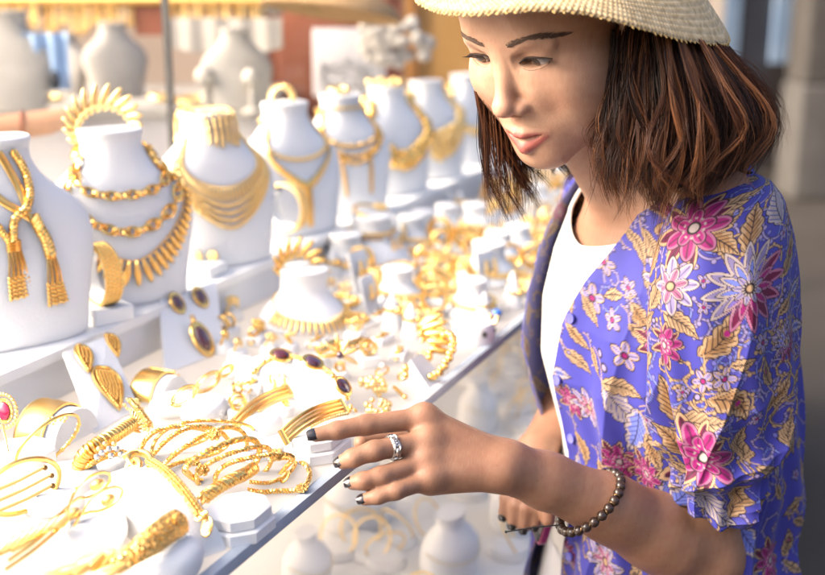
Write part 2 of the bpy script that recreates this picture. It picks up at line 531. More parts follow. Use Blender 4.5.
for px, py, y, k, lab in ((16, 118, 2.30, 1.15, 'large grey white blurred bust at the left edge behind the glass'), (118, 112, 2.6, .95, 'white blurred bust left of the glass joint, behind the ribbed cuff'), (238, 118, 2.35, .95, 'white blurred bust right of the glass joint above the third bust'), (72, 122, 2.65, .8, 'small white blurred bust behind the light blue cloth')):
    q = bk(px, py, y)
    if first is None: first = bust_mesh(1).build('necklace_bust', WB); o = first
    else: o = first.copy(); col.objects.link(o)
    o.location = (q.x, q.y, 1.2725); o.rotation_euler = (0, 0, rng.uniform(-.5, .5)); k *= .80; o.scale = (k, k, k)
    tag(o, lab, 'necklace bust', GBK)
t = thing('hanging_rail', 'blurred rail hung with rows of gold chains along the top left', 'jewellery rail', bk(130, 20, 2.75), (0, 0, R(-6)))
m = MB(); m.tube([(-.62, 0, .045), (.34, 0, .045)], .012, 10); m.build('rail', GOLDB, t)
gm_ = mat('hanging chains gold', (.88, .62, .26), .4, 1)
mm = MB()
for i in range(150):
    x = -.60 + .92 * i / 150 + rng.uniform(-.002, .002)
    if .01 < x < .10: continue
    L = .055 + .012 * math.sin(i * .5) + rng.uniform(0, .012)
    y_ = rng.uniform(-.02, .02)
    mm.tube([(x, y_, .045), (x + .001, y_ + .003, .045 - L * .5), (x, y_, .045 - L)], .0026, 5)
    mm.ball((x, y_, .045 - L), .006, 6, 5)
mm.build('chains', gm_, t)
m = MB(); m.box((.055, .02, .02), (.09, .03, .11)); m.build('clip', REDW, t, False)
t = thing('beaded_trim', 'pale beaded white trim above the hanging gold chains', 'trim', bk(130, 2, 2.8), (0, 0, R(-6)))  # row of plain pale beads
m = MB()
for i in range(60):
    m.ball((-.6 + 1.0 * i / 60, 0, .012 * math.sin(i * 1.3)), .022, 10, 8)
m.build('beads', WB, t)
# gold laid out on the counter top and round the blurred busts
for q_ in (0, 1, 5, 6, 8):
    q = bk(20 + q_ * 29, 116 + (q_ % 3) * 5, 2.42 + .05 * (q_ % 2))
    t = thing('gold_bangle', 'blurred gold bangle lying on the lilac grey counter behind the glass', 'bracelet', (q.x, q.y, 1.2725), (R(rng.uniform(2, 10)), 0, rng.uniform(0, 3)), 'blurred bangles on the lilac grey counter')
    t.location.z += .010
    m = MB(); m.torus(.028, .006, 24, 7); m.build('ring', GOLD2, t)
# cloths, hand and small things
t = thing('folded_cloth', 'light blue cloth hanging behind the glass at the upper left', 'cloth', bk(47, 62, 2.28), (0, 0, R(10)))
m = MB(); m.grid([[(-.042 + .084 * i / 12, .008 * math.sin(i * 1.4), z) for i in range(13)] for z in (-.055, 0, .055)]); m.grid([[(.042 - .084 * i / 12, .012 + .008 * math.sin((12 - i) * 1.4), z) for i in range(13)] for z in (-.055, 0, .055)]); m.build('cloth', BLUEC, t)
m = MB(); m.ball((.014, -.012, -.035), (.010, .008, .02), 10, 8); m.build('clip', NAVY, t)
t = thing('forearm_stand_in', 'tan roll standing in for a blurred forearm behind the glass between the first two busts', 'arm stand-in', bk(30, 130, 1.9), (0, 0, R(14)))  # added roll stands in for a blurred forearm
m = MB(); m.tube([(-.14, 0, 0), (-.05, 0, .004), (.03, 0, .012), (.085, 0, .026)], [.020, .022, .021, .013], 14); m.build('roll', TANL, t)
m = MB(); m.torus(.0225, .003, 18, 6, Matrix.Translation((-.01, 0, .008)) @ Matrix.Rotation(PI / 2, 4, 'Y')); m.build('band', REDW, t)
t = thing('cloth_swag', 'white cloth swag with a scalloped hem above the right glass pane', 'cloth', bk(226, 42, 2.5), (0, 0, R(-6)))
m = MB(); rows = []
for z_, am in ((.05, 0), (.02, .004), (-.012, .012)):
    rows.append([(-.12 + .24 * i / 30, (.003 * math.sin(i * .9)), z_ - (.010 * abs(math.sin(i * PI / 15)) if z_ < 0 else 0)) for i in range(31)])
m.grid(rows); m.grid([[(p_[0], p_[1] + .012, p_[2]) for p_ in reversed(r_)] for r_ in rows]); m.build('cloth', WB, t)
m = MB(); m.ball((.005, -.012, -.01), (.024, .008, .024), 12, 8); m.build('rosette', REDW, t)
for px, py, rr, lab in ((252, 100, .018, 'cream blurred ball stand beside the red brown cabinet'), (205, 88, .020, 'white blurred knob stand behind the draped chain bust')):
    q = bk(px, py, 2.3)
    t = thing('ball_stand', lab, 'stand', (q.x, q.y, 1.2725), (0, 0, 0))
    m = MB(); m.lathe([(.024, 0), (.02, .004), (.006, .01), (.006, .05)], 16); m.build('foot', WB, t)
    m = MB(); m.ball((0, 0, .05 + rr), rr, 14, 10); m.build('ball', WB, t)
# red brown cabinet, grey board, white frill and tan panels
a, b_ = bk(268, 60, 2.9), bk(402, 60, 2.9)
t = thing('wood_cabinet', 'dark red brown wooden cabinet blurred behind the fourth bust', 'cabinet', ((a.x + b_.x) / 2, 3.02, 0), (0, 0, 0))
m = MB(); m.box((0, 0, 1.0), (b_.x - a.x, .22, 2.0)); m.build('body', REDW, t, False)
m = MB(); m.box((0, -.116, 1.05), ((b_.x - a.x) * .86, .012, 1.8), bev=.004); m.build('door', REDW, t)
q0, q1 = bk(312, 28, 2.7), bk(386, 96, 2.7)
t = thing('grey_board', 'lilac grey display board with glitter blurred before the red brown cabinet', 'board', ((q0.x + q1.x) / 2, 2.7, (q0.z + q1.z) / 2), (R(-6), 0, 0))
m = MB(); m.box((0, 0, 0), (q1.x - q0.x, .012, q0.z - q1.z), bev=.003); m.build('board', LILAC, t)
m = MB()
for i in range(70): m.ball((rng.uniform(-.07, .07), -.008, rng.uniform(-.07, .01)), rng.uniform(.002, .006), 6, 5)
m.build('sequins', SILVER, t)
m = MB(); m.tube([(-.03, .01, -.07), (-.03, .03, -.9)], .008, 8); m.build('post', REDW, t)
q = bk(394, 42, 2.45)
t = thing('lace_frill', 'white lace frill hanging in front of the tan wood panel', 'cloth', q, (0, 0, 0))
m = MB()
for i in range(46):
    m.ball((rng.uniform(-.068, .068), rng.uniform(-.01, .01), rng.uniform(-.036, .036) + .01 * math.sin(i)), (rng.uniform(.012, .022), .006, rng.uniform(.010, .018)), 8, 6)
m.build('lace', WB, t)
m = MB(); m.tube([(-.06, 0, .03), (-.06, .2, .6)], .002, 5); m.build('string', WB, t)
a, b_ = bk(404, 60, 3.4), bk(660, 60, 3.4)
t = thing('wood_screen', 'tan yellow wooden screen blurred between the cabinet and the face', 'screen', ((a.x + b_.x) / 2, 3.45, 0), (0, 0, 0))
m = MB(); m.box((0, 0, 1.3), (b_.x - a.x, .06, 2.6)); m.build('panel', TANW, t, False)
for fx in (-.46, -.2, .08, .34):
    m = MB(); m.box((fx * (b_.x - a.x), -.04, 1.3), (.03, .02, 2.6), bev=.003); m.build('batten', mat('brown batten', (.36, .17, .05), .5) if 'brown batten' not in MATS else MATS['brown batten'], t)
# solid hat standing in for the worn hat's reflection in the glass
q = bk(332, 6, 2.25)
t = thing('straw_hat', 'solid straw hat standing in for the hat reflected in the glass, before the red brown cabinet', 'hat', q, (R(-8), R(8), 0))
m = MB(); m.lathe([(.075, .03), (.10, .022), (.125, .008), (.136, -.010), (.134, -.014), (.12, .002), (.095, .014), (.072, .022)], 60, sy=1.0); m.build('brim', STRAWB if 'STRAWB' in globals() else mat('reflected straw', (.42, .27, .13), .8, noise=(120, (.34, .20, .09)), bump=('noise', 300, .5, .002)), t)
m = MB(); m.lathe([(.075, .028), (.074, .07), (.062, .10), (.03, .112), (.002, .114)], 40); m.build('crown', MATS['reflected straw'], t)
# ================================================================== busts on the ledge
def neck_path(zlow, zneck, thmax, off, k=1.0, n=60, p=1.7, t0=-1, t1=1, dz=1.0):
    out = []
    for i in range(n):
        t = t0 + (t1 - t0) * i / (n - 1)
        z = zlow + (zneck - zlow) * abs(t) ** p
        q = bust_pt(t * thmax, z, off, k)
        out.append(Vector((q.x, q.y, q.z * dz)))
    if thmax < 2 and t0 == -1 and t1 == 1:          # on round the back of the neck
        zb = zneck + .006
        bk_ = [bust_pt(thmax + (PI - thmax) * i / 12, zneck + (zb - zneck) * i / 12, off, k) for i in range(1, 13)]
        bl_ = [bust_pt(-thmax - (PI - thmax) * i / 12, zneck + (zb - zneck) * i / 12, off, k) for i in range(12, 0, -1)]
        out = bl_ + out + bk_
    return out
def resample(pts, n):
    X = np.array([tuple(p) for p in pts]); L = np.r_[0, np.cumsum(np.linalg.norm(np.diff(X, axis=0), axis=1))]
    return [Vector([np.interp(s, L, X[:, c]) for c in range(3)]) for s in np.linspace(0, L[-1], n)]
def plen(pts): return sum((Vector(b) - Vector(a)).length for a, b in zip(pts, pts[1:]))
def links_on(mb, pts, R0, r):
    link_along(mb, pts, R0, r)
def fringe_on(mb, pts, length, rad, n, out=.35, t_in=0.0, taper=None):
    """drops hanging from a necklace path, standing a little off the bust"""
    q = resample(pts, n)
    cx = sum((p for p in q), Vector()) / n
    for i, p in enumerate(q):
        t = (i + .5) / n * 2 - 1
        l = length * (1 - .62 * abs(t) ** 1.6) if taper is None else length * taper(t)
        tg = (q[min(i + 1, n - 1)] - q[max(i - 1, 0)]).normalized()
        nrm = Vector((p.x, p.y - .3 * abs(p.y), 0)).normalized() if p.length else Vector((0, -1, 0))
        d = tg.cross(nrm)
        if d.z > 0: d = -d
        d = (d + nrm * out * .3).normalized()
        M = frame(p + d * l * .5 + nrm * rad * .6, d, nrm)
        mb.ball((0, 0, 0), (l * .55, rad, rad * .8), 8, 8, M)
def beads_on(mb, pts, r, step):
    for p in resample(pts, max(2, int(plen(pts) / step))):
        mb.ball(p, r, 7, 5)
def ribbed_cuff(mb, Rad, width, a0, a1, n, rib=.0034, taper=.5, lean=.35, flare=0.0):
    """an open cuff made of ribs side by side; its hole faces local z"""
    for i in range(n):
        u = i / (n - 1)
        a = a0 + (a1 - a0) * u
        w = width * (1 - taper * abs(2 * u - 1) ** 1.5)
        rr = Rad + .0012 * math.sin(u * PI)
        c = Vector((rr * math.cos(a), rr * math.sin(a), 0))
        t = Vector((-math.sin(a), math.cos(a), 0))
        ax = (Vector((0, 0, 1)) * (1 - flare) + c.normalized() * flare + t * lean).normalized()
        c = c + c.normalized() * flare * w * .3
        mb.ball((0, 0, 0), (w * .52, rib * 1.15, rib), 12, 10, frame(c, ax, c))
    k = 24
    pts = [(Rad * .97 * math.cos(a0 + (a1 - a0) * i / k), Rad * .97 * math.sin(a0 + (a1 - a0) * i / k), 0) for i in range(k + 1)]
    mb.tube(pts, .0016, 6)

BW = .447
BS = [.062, .249, .459, .672, .860, 1.045, 1.225, 1.44]
BK = [1.0, 1.0, .99, .955, .93, .92, .9, .88]
BLAB = ['white necklace bust cut off by the left edge carrying the tasselled lariat',
        'white necklace bust wearing chunky link chains and the long gold fringe',
        'white necklace bust with chains laid over its neck, right of the chunky link bust',
        'white necklace bust wearing the Y shaped gold chain, gold ring on its neck',
        'white blurred necklace bust with thin gold collars, fifth from the left',
        'white blurred necklace bust wearing the lumpy gold cluster necklace',
        'white blurred necklace bust with the broad pale gold bib, second last by the face',
        'white blurred necklace bust half hidden beside the dark front hair, last of the row']
bust_roots = []
for i, s in enumerate(BS):
    k = BK[i]
    w = BW + (0.012 if i == 0 else 0)
    b = bust_mesh(k * (1.06 if i == 0 else 1)).build('necklace_bust', WHITE, None)
    b.location = P(s, w, LEDGE_H + .0003)
    b.rotation_euler = (0, 0, CANG - R(30) + R((4, -3, 2, 5, -2, 3, -4, 0)[i]))       # turned a little towards the customer
    tag(b, BLAB[i], 'necklace bust', 'necklace busts along the raised ledge')
    bust_roots.append(b)
def on_bust(i, name, label, cat='necklace', group=None):
    b = bust_roots[i]
    return thing(name, label, cat, b.location, tuple(b.rotation_euler), group)
NG = 'gold necklaces on the busts'

# --- first bust: lariat of flat chain and rope with two tassels
t = on_bust(0, 'lariat_necklace', 'gold lariat necklace with two beaded tassels on the leftmost bust', group=NG)
k0 = 1.06
bpy.context.view_layer.update()
_B0 = bust_roots[0].matrix_world.copy()
_cand = [(th, z) for th in np.linspace(-1.5, 2.2, 150) for z in np.linspace(.004, .20, 120)]
_cp = np.array([to_px(_B0 @ bust_pt(th, z, .002, k0)) for th, z in _cand])
_cw = [_B0 @ bust_pt(th, z, .002, k0) for th, z in _cand]
def b0(px, py, off=.002):
    e = ((_cp - np.array([px, py])) ** 2).sum(1)
    near_ = np.argsort(e)[:6]
    i_ = min(near_, key=lambda q: _cw[q].y)          # the side towards the camera
    return bust_pt(*_cand[i_], off, k0)
m = MB(); m.tube(spline([b0(1, 150), b0(10, 168), b0(19, 185), b0(26, 199), b0(30, 211)], 40), .0044, 8, flat=.4, up=[Vector((0, -1, .2))] * 40); m.build('flat_chain', GOLDB, t)
m = MB(); m.tube(spline([b0(-6, 193), b0(6, 201), b0(18, 208), b0(30, 215), b0(37, 222)], 40), .0044, 8, flat=.4, up=[Vector((0, -1, .2))] * 40); m.build('flat_chain', GOLDB, t)
m = MB(); rope(m, spline([b0(13, 150, .004), b0(20, 162, .004), b0(26, 175, .004), b0(29, 192, .006), b0(24, 205, .008), b0(17, 220, .006), b0(13, 240, .005)], 60), .0024, .0026, .011, 3, 6); m.build('rope_chain', GOLD, t)
m = MB(); rope(m, spline([b0(33, 214, .006), b0(39, 226, .006), b0(45, 238, .005), b0(50, 252, .005)], 30), .0034, .0036, .014, 3, 7); m.build('rope_chain', GOLD, t)
m = MB(); rope(m, spline([b0(-4, 222, .004), b0(3, 230, .004), b0(9, 239, .004)], 20), .0022, .0024, .011, 3, 6); m.build('rope_chain', GOLD, t)
for (x, y), n in (((13, 240), 8), ((50, 252), 6)):
    c = b0(x, y, .005)
    out = Vector((.25, -1, 0)).normalized()
    side = Vector((0, 0, 1)).cross(out).normalized()
    tm = MB()
    for q in range(4 if n == 8 else 2):
        tm.torus(.0078 if n == 8 else .0052, .0014, 16, 6, Matrix.Translation(c + Vector((0, 0, .001 - q * .0030))) @ frame((0, 0, 0), side, (0, 0, 1)), sy=.6)
    ts = tm.build('tassel', GOLD, t)
    for q in range(n):
        u = (q / (n - 1) - .5)
        a = c + side * u * .014 * (1 if n == 8 else .7) + Vector((0, 0, -.009 if n == 8 else -.003)) + out * (.0012 * (q % 2))
        e = a + side * u * .008 + Vector((0, 0, -.026 - .003 * (q % 2))) + out * .003
        st = MB(); st.tube([a, (a + e) / 2 + out * .0012, e], .0011, 6)
        for h in range(5 if q % 2 else 6):
            st.ball(e + Vector((0, 0, -.0025 - .0044 * h)) + side * u * .001 * h + out * .0006 * h, .0024, 8, 6)
        st.build('strand', GOLD, ts)

# --- second bust: chunky links twice and a fringe
t = on_bust(1, 'link_collar', 'chunky round link collar high on the neck of the fringe necklace bust', group=NG)
m = MB(); links_on(m, neck_path(.136, .184, 1.5, .004, p=1.7), .0072, .0019); m.build('chain', GOLD, t)
t = on_bust(1, 'link_necklace', 'longer chunky round link chain hanging below the link collar', group=NG)
m = MB(); links_on(m, neck_path(.092, .182, 1.35, .004, p=1.5), .0080, .0021); m.build('chain', GOLD, t)
t = on_bust(1, 'fringe_necklace', 'gold necklace with a fringe of long satin drops low on the link chain bust', group=NG)
pth = neck_path(.056, .176, 1.42, .002, p=1.35)
m = MB(); beads_on(m, pth, .0016, .0036); m.build('chain', GOLD, t)
fr_ = neck_path(.056, .176, 1.42, .003, p=1.35, t0=-.74, t1=.74)
m = MB(); fringe_on(m, fr_, .030, .0046, 29); m.build('fringe', GOLDB, t)
t = on_bust(1, 'ribbed_cuff', 'pale gold ribbed cuff standing behind the neck of the chunky link bust', 'bracelet')
m = MB(); m.M = Matrix.Translation((-.006, .006, .209)) @ Matrix.Rotation(R(-22), 4, 'Z') @ Matrix.Rotation(R(62), 4, 'X')
ribbed_cuff(m, .034, .040, R(-5), R(200), 14, .0042, .55, -.35, .62); m.build('band', GOLD2, t)

# --- third bust: layered chains
t = on_bust(2, 'layered_necklace', 'gold necklace of many stepped chain layers on the bust right of the fringe', group=NG)
for q, (zl, zn) in enumerate(((.112, .182), (.086, .180), (.076, .178), (.066, .176), (.056, .174))):
    m = MB(); pp = neck_path(zl, zn, 1.25, .002, k=BK[2], p=1.45, n=70)
    if q == 0:
        m.tube(pp, .0012, 6)
        fringe_on(m, neck_path(zl, zn, 1.25, .003, k=BK[2], p=1.45, t0=-.75, t1=.75), .022, .0022, 36)
    else:
        rope(m, pp, .0014, .0018, .007, 2, 5, 8)
    m.build('chain', GOLD2, t)
t = on_bust(2, 'draped_chain', 'broad band of gold chains laid over the open neck of the third bust', 'necklace', NG)
m = MB()
for q in range(6):
    u = (q - 2.5) * .0088
    pp = spline([(u - .012, .030, .178), (u - .012, .026, .207), (u - .006, .01, .2165), (u + .002, -.012, .2165), (u + .004, -.032 + 9 * u * u, .212), (u + .006, -.037 + 9 * u * u, .195), (u + .007, -.0395 + 9 * u * u, .172 - .003 * (q % 3))], 34)
    rope(m, [p * BK[2] for p in pp], .0013, .0016, .006, 2, 5, 7)
m.build('chain', GOLD2, t)
t = on_bust(2, 'gold_clasp_ring', 'gold band hanging at the left side of the third bust neck', 'bracelet')
m = MB(); m.torus(.036, .0045, 28, 8, Matrix.Translation((-.012, .012, .185)) @ Matrix.Rotation(R(64), 4, 'Y'), flat=.4, a0=R(40), a1=R(330)); m.build('band', GOLDB, t)

# --- fourth: Y chain
t = on_bust(3, 'y_necklace', 'gold Y shaped mesh chain with a long drop on the fourth bust', group=NG)
m = MB(); pp = neck_path(.080, .178, 1.2, .002, k=BK[3], p=1.05, n=60)
m.tube(pp, [.0034 + .004 * max(0, 1 - abs(i / (len(pp) / 2) - 1) * 2) for i in range(len(pp))], 8, flat=.5, up=[Vector((p.x, p.y, 0)) for p in pp]); m.build('chain', GOLDB, t)
m = MB(); a, b_, c = (bust_pt(0, z, .003, BK[3]) for z in (.080, .050, .016)); m.tube([a, b_, c], [.0080, .0070, .0052], 8, flat=.5, up=(0, -1, 0)); m.build('drop', GOLDB, t)
t = on_bust(3, 'beaded_collar', 'pale beaded collar above the Y shaped chain', group=NG)
m = MB(); beads_on(m, neck_path(.124, .182, 1.4, .002, k=BK[3], p=1.6), .0036, .0072); m.build('beads', GOLD2, t)
t = on_bust(3, 'domed_ring', 'big domed gold cuff on top of the fourth bust neck', 'bracelet')
m = MB(); m.M = Matrix.Translation((-.004, 0, .205)) @ Matrix.Rotation(R(84), 4, 'X'); ribbed_cuff(m, .021, .028, R(5), R(175), 10, .0042, .5); m.build('band', GOLD2, t)

# --- fifth to eighth, blurred
t = on_bust(4, 'chain_collar', 'gold chain collar round the top of the fifth bust neck', group=NG)
m = MB(); m.torus(.0385, .0052, 40, 8, Matrix.Translation((0, .003, .174)) @ Matrix.Rotation(R(-6), 4, 'X'), flat=.5); m.build('band', GOLD2, t)
t = on_bust(4, 'gold_bib', 'gold chains hanging in two drops on the fifth bust', group=NG)
for zl, zn, pw in ((.122, .182, 1.6), (.092, .178, 1.3), (.104, .180, 1.45)):
    m = MB(); rope(m, neck_path(zl, zn, 1.3, .002, k=BK[4], p=pw), .0018, .0022, .008, 2, 5, 6); m.build('chain', GOLD, t)
for th in (-.25, .25):
    m = MB(); m.tube([bust_pt(th, z, .002, BK[4]) for z in (.10, .07, .035)], [.003, .0036, .0025], 7); m.build('drop', GOLDB, t)
t = on_bust(4, 'gold_knot', 'small gold ring lying on top of the fifth bust neck', 'ring')
m = MB(); m.torus(.016, .004, 20, 8, Matrix.Translation((0, .004, .2045)) @ Matrix.Rotation(R(12), 4, 'X')); m.build('band', GOLD2, t)
def cluster(i, label, name, zl, zn, r, n, mt, rows=2):
    t = on_bust(i, name, label, group=NG)
    m = MB()
    for q in range(rows):
        pp = resample(neck_path(zl + q * .013, zn, 1.35, .004, k=BK[i], p=1.4), n)
        for p in pp:
            rr = r * rng.uniform(.75, 1.25)
            m.ball(p + Vector(rng.uniform(-.003, .003, 3)), rr, 8, 6)
    m.build('beads', mt, t)
cluster(5, 'lumpy gold cluster necklace on the sixth bust', 'cluster_necklace', .056, .180, .0086, 44, GOLD, 3)
t = on_bust(5, 'beaded_bangle', 'gold beaded bangle on top of the sixth bust neck', 'bracelet')
m = MB()
for q in range(16):
    a = 2 * PI * q / 16
    m.ball((.032 * math.cos(a), .004 + .030 * math.sin(a), .199 + .004 * (q % 2)), .0065, 8, 6)
m.build('beads', GOLD2, t)
cluster(6, 'broad pale gold bib necklace on the second last bust', 'bib_necklace', .050, .180, .0068, 54, GOLD2, 5)
cluster(7, 'fine gold necklace on the last bust beside the hair', 'fine_necklace', .07, .180, .0045, 54, GOLD2, 2)

# ------------------------------------------------------------------ small busts on the shelf
def small_bust_mesh(k=1.0):
    """low display neck: round flat top, waist, then a wide sloping collar"""
    m = MB()
    prof = [(.062, 0), (.064, .004), (.060, .012), (.050, .024), (.040, .034), (.033, .042), (.031, .050), (.031, .066), (.0335, .071), (.0335, .0745), (.031, .0765), (.001, .0768)]
    m.lathe([(r * k, z * k) for r, z in prof], 56)
    return m
def sb_pt(th, z, off, k=1.0):
    zz = [0, .004, .012, .024, .034, .042, .050, .066]; rr = [.062, .064, .060, .050, .040, .033, .031, .031]
    r = np.interp(z, zz, rr) + off
    return Vector((r * math.sin(th), -r * math.cos(th), z)) * k
s1 = small_bust_mesh(1.0).build('display_neck', WHITE)
s1.location = at(305, 322, .0004); s1.location.z = TRAY + .0004
s1.rotation_euler = (0, 0, CANG - R(34))
tag(s1, 'low white display neck topped by the dark ribbed cuff, wearing a spiked fringe collar', 'display neck', 'low display necks on the shelf')
t = thing('spike_collar', 'gold collar fringed with long flat spikes round the low display neck', 'necklace', s1.location, (0, 0, CANG - R(34)), 'gold collars on the low display necks')
pp = [sb_pt(t_ * 2.2, .012 + .028 * abs(t_) ** 1.2, .0025) for t_ in np.linspace(-1, 1, 60)]
m = MB(); m.tube(pp, .0011, 6); m.build('chain', GOLD, t)
m = MB()
for i, t_ in enumerate(np.linspace(-.72, .98, 24)):
    th = t_ * 1.75
    a = sb_pt(th, .015 + .020 * abs(t_) ** 1.2, .003); b_ = sb_pt(th * 1.04, .0035 + .008 * abs(t_) ** 1.2, .0035)
    m.ball((0, 0, 0), (.0105, .0024, .0018), 8, 8, frame((a + b_) / 2, b_ - a, (a.x, a.y, 0)))
m.build('fringe', GOLD, t)
t = thing('ribbed_cuff', 'gold ribbed cuff with dark gaps standing on the low display neck', 'bracelet', s1.location, (0, 0, CANG - R(34)))
m = MB(); m.M = Matrix.Translation((-.006, .0, .070)) @ Matrix.Rotation(R(-10), 4, 'Z') @ Matrix.Rotation(R(62), 4, 'X')
ribbed_cuff(m, .026, .036, R(5), R(172), 9, .0040, .5, -.3, .6); m.build('band', GOLD, t)
s2 = copy_tree(s1); s2.location = P(*sw(at(372, 262)), .0004); s2.location.z = TRAY + .0004; s2.scale = (1.05, 1.05, 1.05)
tag(s2, 'low white display neck behind the ribbed cuff with a choker and open bangle')
t = thing('choker', 'wide gold mesh choker round the second low display neck', 'necklace', s2.location, (0, 0, CANG), 'gold collars on the low display necks')
m = MB(); m.torus(.0345, .0065, 40, 8, Matrix.Translation((0, 0, .053)), flat=.35); m.build('band', GOLDF, t)
m = MB()
for i in range(30): m.ball(sb_pt(-2 + 4 * i / 29, .045, .002), .0024, 6, 5)
m.build('beads', GOLD, t)
t = thing('open_bangle', 'open gold bangle with a beaded flower lying on the second low display neck', 'bracelet', s2.location + Vector((0, 0, .0835)), (R(12), R(-8), CANG + R(20)))
m = MB(); m.torus(.029, .0026, 30, 8, a0=R(-20), a1=R(290)); m.build('band', GOLD, t)
m = MB()
for i in range(7): m.ball((.026 + .008 * math.cos(i * .9), -.012 + .008 * math.sin(i * .9), .002), .0042, 8, 6)
m.build('flower', GOLD2, t)

# bangle stands on the ledge, between the busts
def c_stand(mb, Rad, wdt, a0, a1, z0):
    k = 28; rows = []
    for i in range(k + 1):
        a = a0 + (a1 - a0) * i / k
        rows.append([(-wdt / 2, Rad * math.cos(a), z0 + Rad * math.sin(a)), (wdt / 2, Rad * math.cos(a), z0 + Rad * math.sin(a)), (wdt / 2, (Rad - .006) * math.cos(a), z0 + (Rad - .006) * math.sin(a)), (-wdt / 2, (Rad - .006) * math.cos(a), z0 + (Rad - .006) * math.sin(a))])
    mb.grid(rows, closeu=True, capa=True, capb=True)
def bangle_on_stand(px, py, k, labs, mt, rows=4, yaw=0, zc=.038, base=True, h=LEDGE_H, Rad=.033):
    o = at(px, py, h); 
    t = thing('bangle_stand', labs[0], 'bangle stand', o, (0, 0, CANG + yaw), 'white bangle stands')
    if base:
        m = MB(); m.box((0, 0, .009), (.05 * k, .06 * k, .018), bev=.0015); m.build('base', WHITE, t)
    m = MB(); c_stand(m, (Rad - .001) * k, .016 * k, R(-130), R(60), (.018 if base else 0) + zc * k); m.build('arm', WHITE, t)
    t2 = thing('bead_bangle', labs[1], 'bracelet', o, (0, 0, CANG + yaw))
    m = MB()
    for q in range(rows):
        x = (q - (rows - 1) / 2) * .0052 * k
        n = 44
        for i in range(n):
            a = 2 * PI * (i + .5 * (q % 2)) / n
            m.ball((x, (Rad + .0022) * k * math.cos(a), (.018 if base else 0) + zc * k + (Rad + .0022) * k * math.sin(a)), .0031 * k, 7, 5)
    m.build('beads', mt, t2)
    m = MB()
    for sx_ in (-1, 1):
        pts = [(sx_ * rows * .0027 * k, (Rad + .001) * k * math.cos(a), (.018 if base else 0) + zc * k + (Rad + .001) * k * math.sin(a)) for a in np.linspace(0, 2 * PI, 49)[:-1]]
        m.tube(pts, .0011 * k, 6, closed=True)
    m.build('rim', GOLD2, t2)
bangle_on_stand(104, 318, 1.0, ('white C shaped bangle stand on a block between the two leftmost busts', 'gold bangle of four bead rows on the stand by the tasselled lariat bust'), GOLD, 4, R(-24), .036)
bangle_on_stand(288, 245, 1.0, ('white blurred bangle stand between the third and fourth busts', 'pale gold beaded bangle on the stand below the third and fourth busts'), GOLD2, 3, R(-10), .058, False)
# ================================================================== jewellery lying on the shelf
CR, CU, CF = Vector((1, 0, 0)), Vector((0, ST, CT)), Vector((0, CT, -ST))
def tilt(px, py, h, ang, ratio, sign=1):
    """axes of a ring or disc seen as an ellipse: world matrix with local x on its long axis, local z its normal"""
    c = at(px, py, h)
    v = (c - Vector((0, 0, CAM_Z))).normalized()
    a = R(ang)
    u = CR * math.cos(a) + CU * math.sin(a)
    u = (u - v * u.dot(v)).normalized()
    q = u.cross(v).normalized()
    n = (-v * ratio + q * sign * math.sqrt(1 - ratio * ratio)).normalized()
    return frame(c, u, n)
def size(px, py, h, npx):
    c = at(px, py, h)
    return npx * (c.y * CT - (c.z - CAM_Z) * ST) / FPX
def on_plane(px, py, p0, n):
    r = ray(px, py); o = Vector((0, 0, CAM_Z))
    return o + r * ((p0 - o).dot(n) / r.dot(n))
class Piece:
    """a thing on the shelf whose parts are given in world coordinates"""
    def __init__(self, name, label, cat, px, py, h=0.0, group=None):
        self.loc = at(px, py, h)
        self.root = thing(name, label, cat, self.loc, (0, 0, 0), group)
    def mb(self):
        m = MB(); m.M = Matrix.Translation(-self.loc); return m
    def add(self, name, mb, mt, parent=None, smooth=True):
        return mb.build(name, mt, parent or self.root, smooth)
def trace(pts, n):
    return spline([at(*p) for p in pts], n)
def slab(mb, c, th, bulge=0):
    """four corners (bl, br, tr, tl) given thickness backwards"""
    n = (c[1] - c[0]).cross(c[3] - c[0]).normalized()
    if n.dot(Vector((0, 0, CAM_Z)) - c[0]) < 0: n = -n
    b = [q - n * th for q in c]
    mb.add(list(c) + b, [(0, 1, 2, 3), (7, 6, 5, 4), (0, 4, 5, 1), (1, 5, 6, 2), (2, 6, 7, 3), (3, 7, 4, 0)])
    return n
def gem(piece, M, a, b, stone, gold=GOLD, rim=.22, deep=.5, name='stone'):
    g = piece.mb(); g.torus(1, rim * .55, 28, 8, M @ Matrix.Diagonal((a, b, min(a, b), 1)))
    g.lathe([(.98, -.35), (1.06, -.1), (.9, .05), (.3, .05)], 28, M @ Matrix.Diagonal((a, b, min(a, b), 1)))
    piece.add('bezel', g, gold)
    s = piece.mb(); s.lathe([(.92, .02), (.86, .25), (.62, .25 + .3 * deep), (.3, .26 + .36 * deep), (.02, .26 + .37 * deep)], 28, M @ Matrix.Diagonal((a * .92, b * .92, min(a, b), 1)))
    piece.add(name, s, stone)

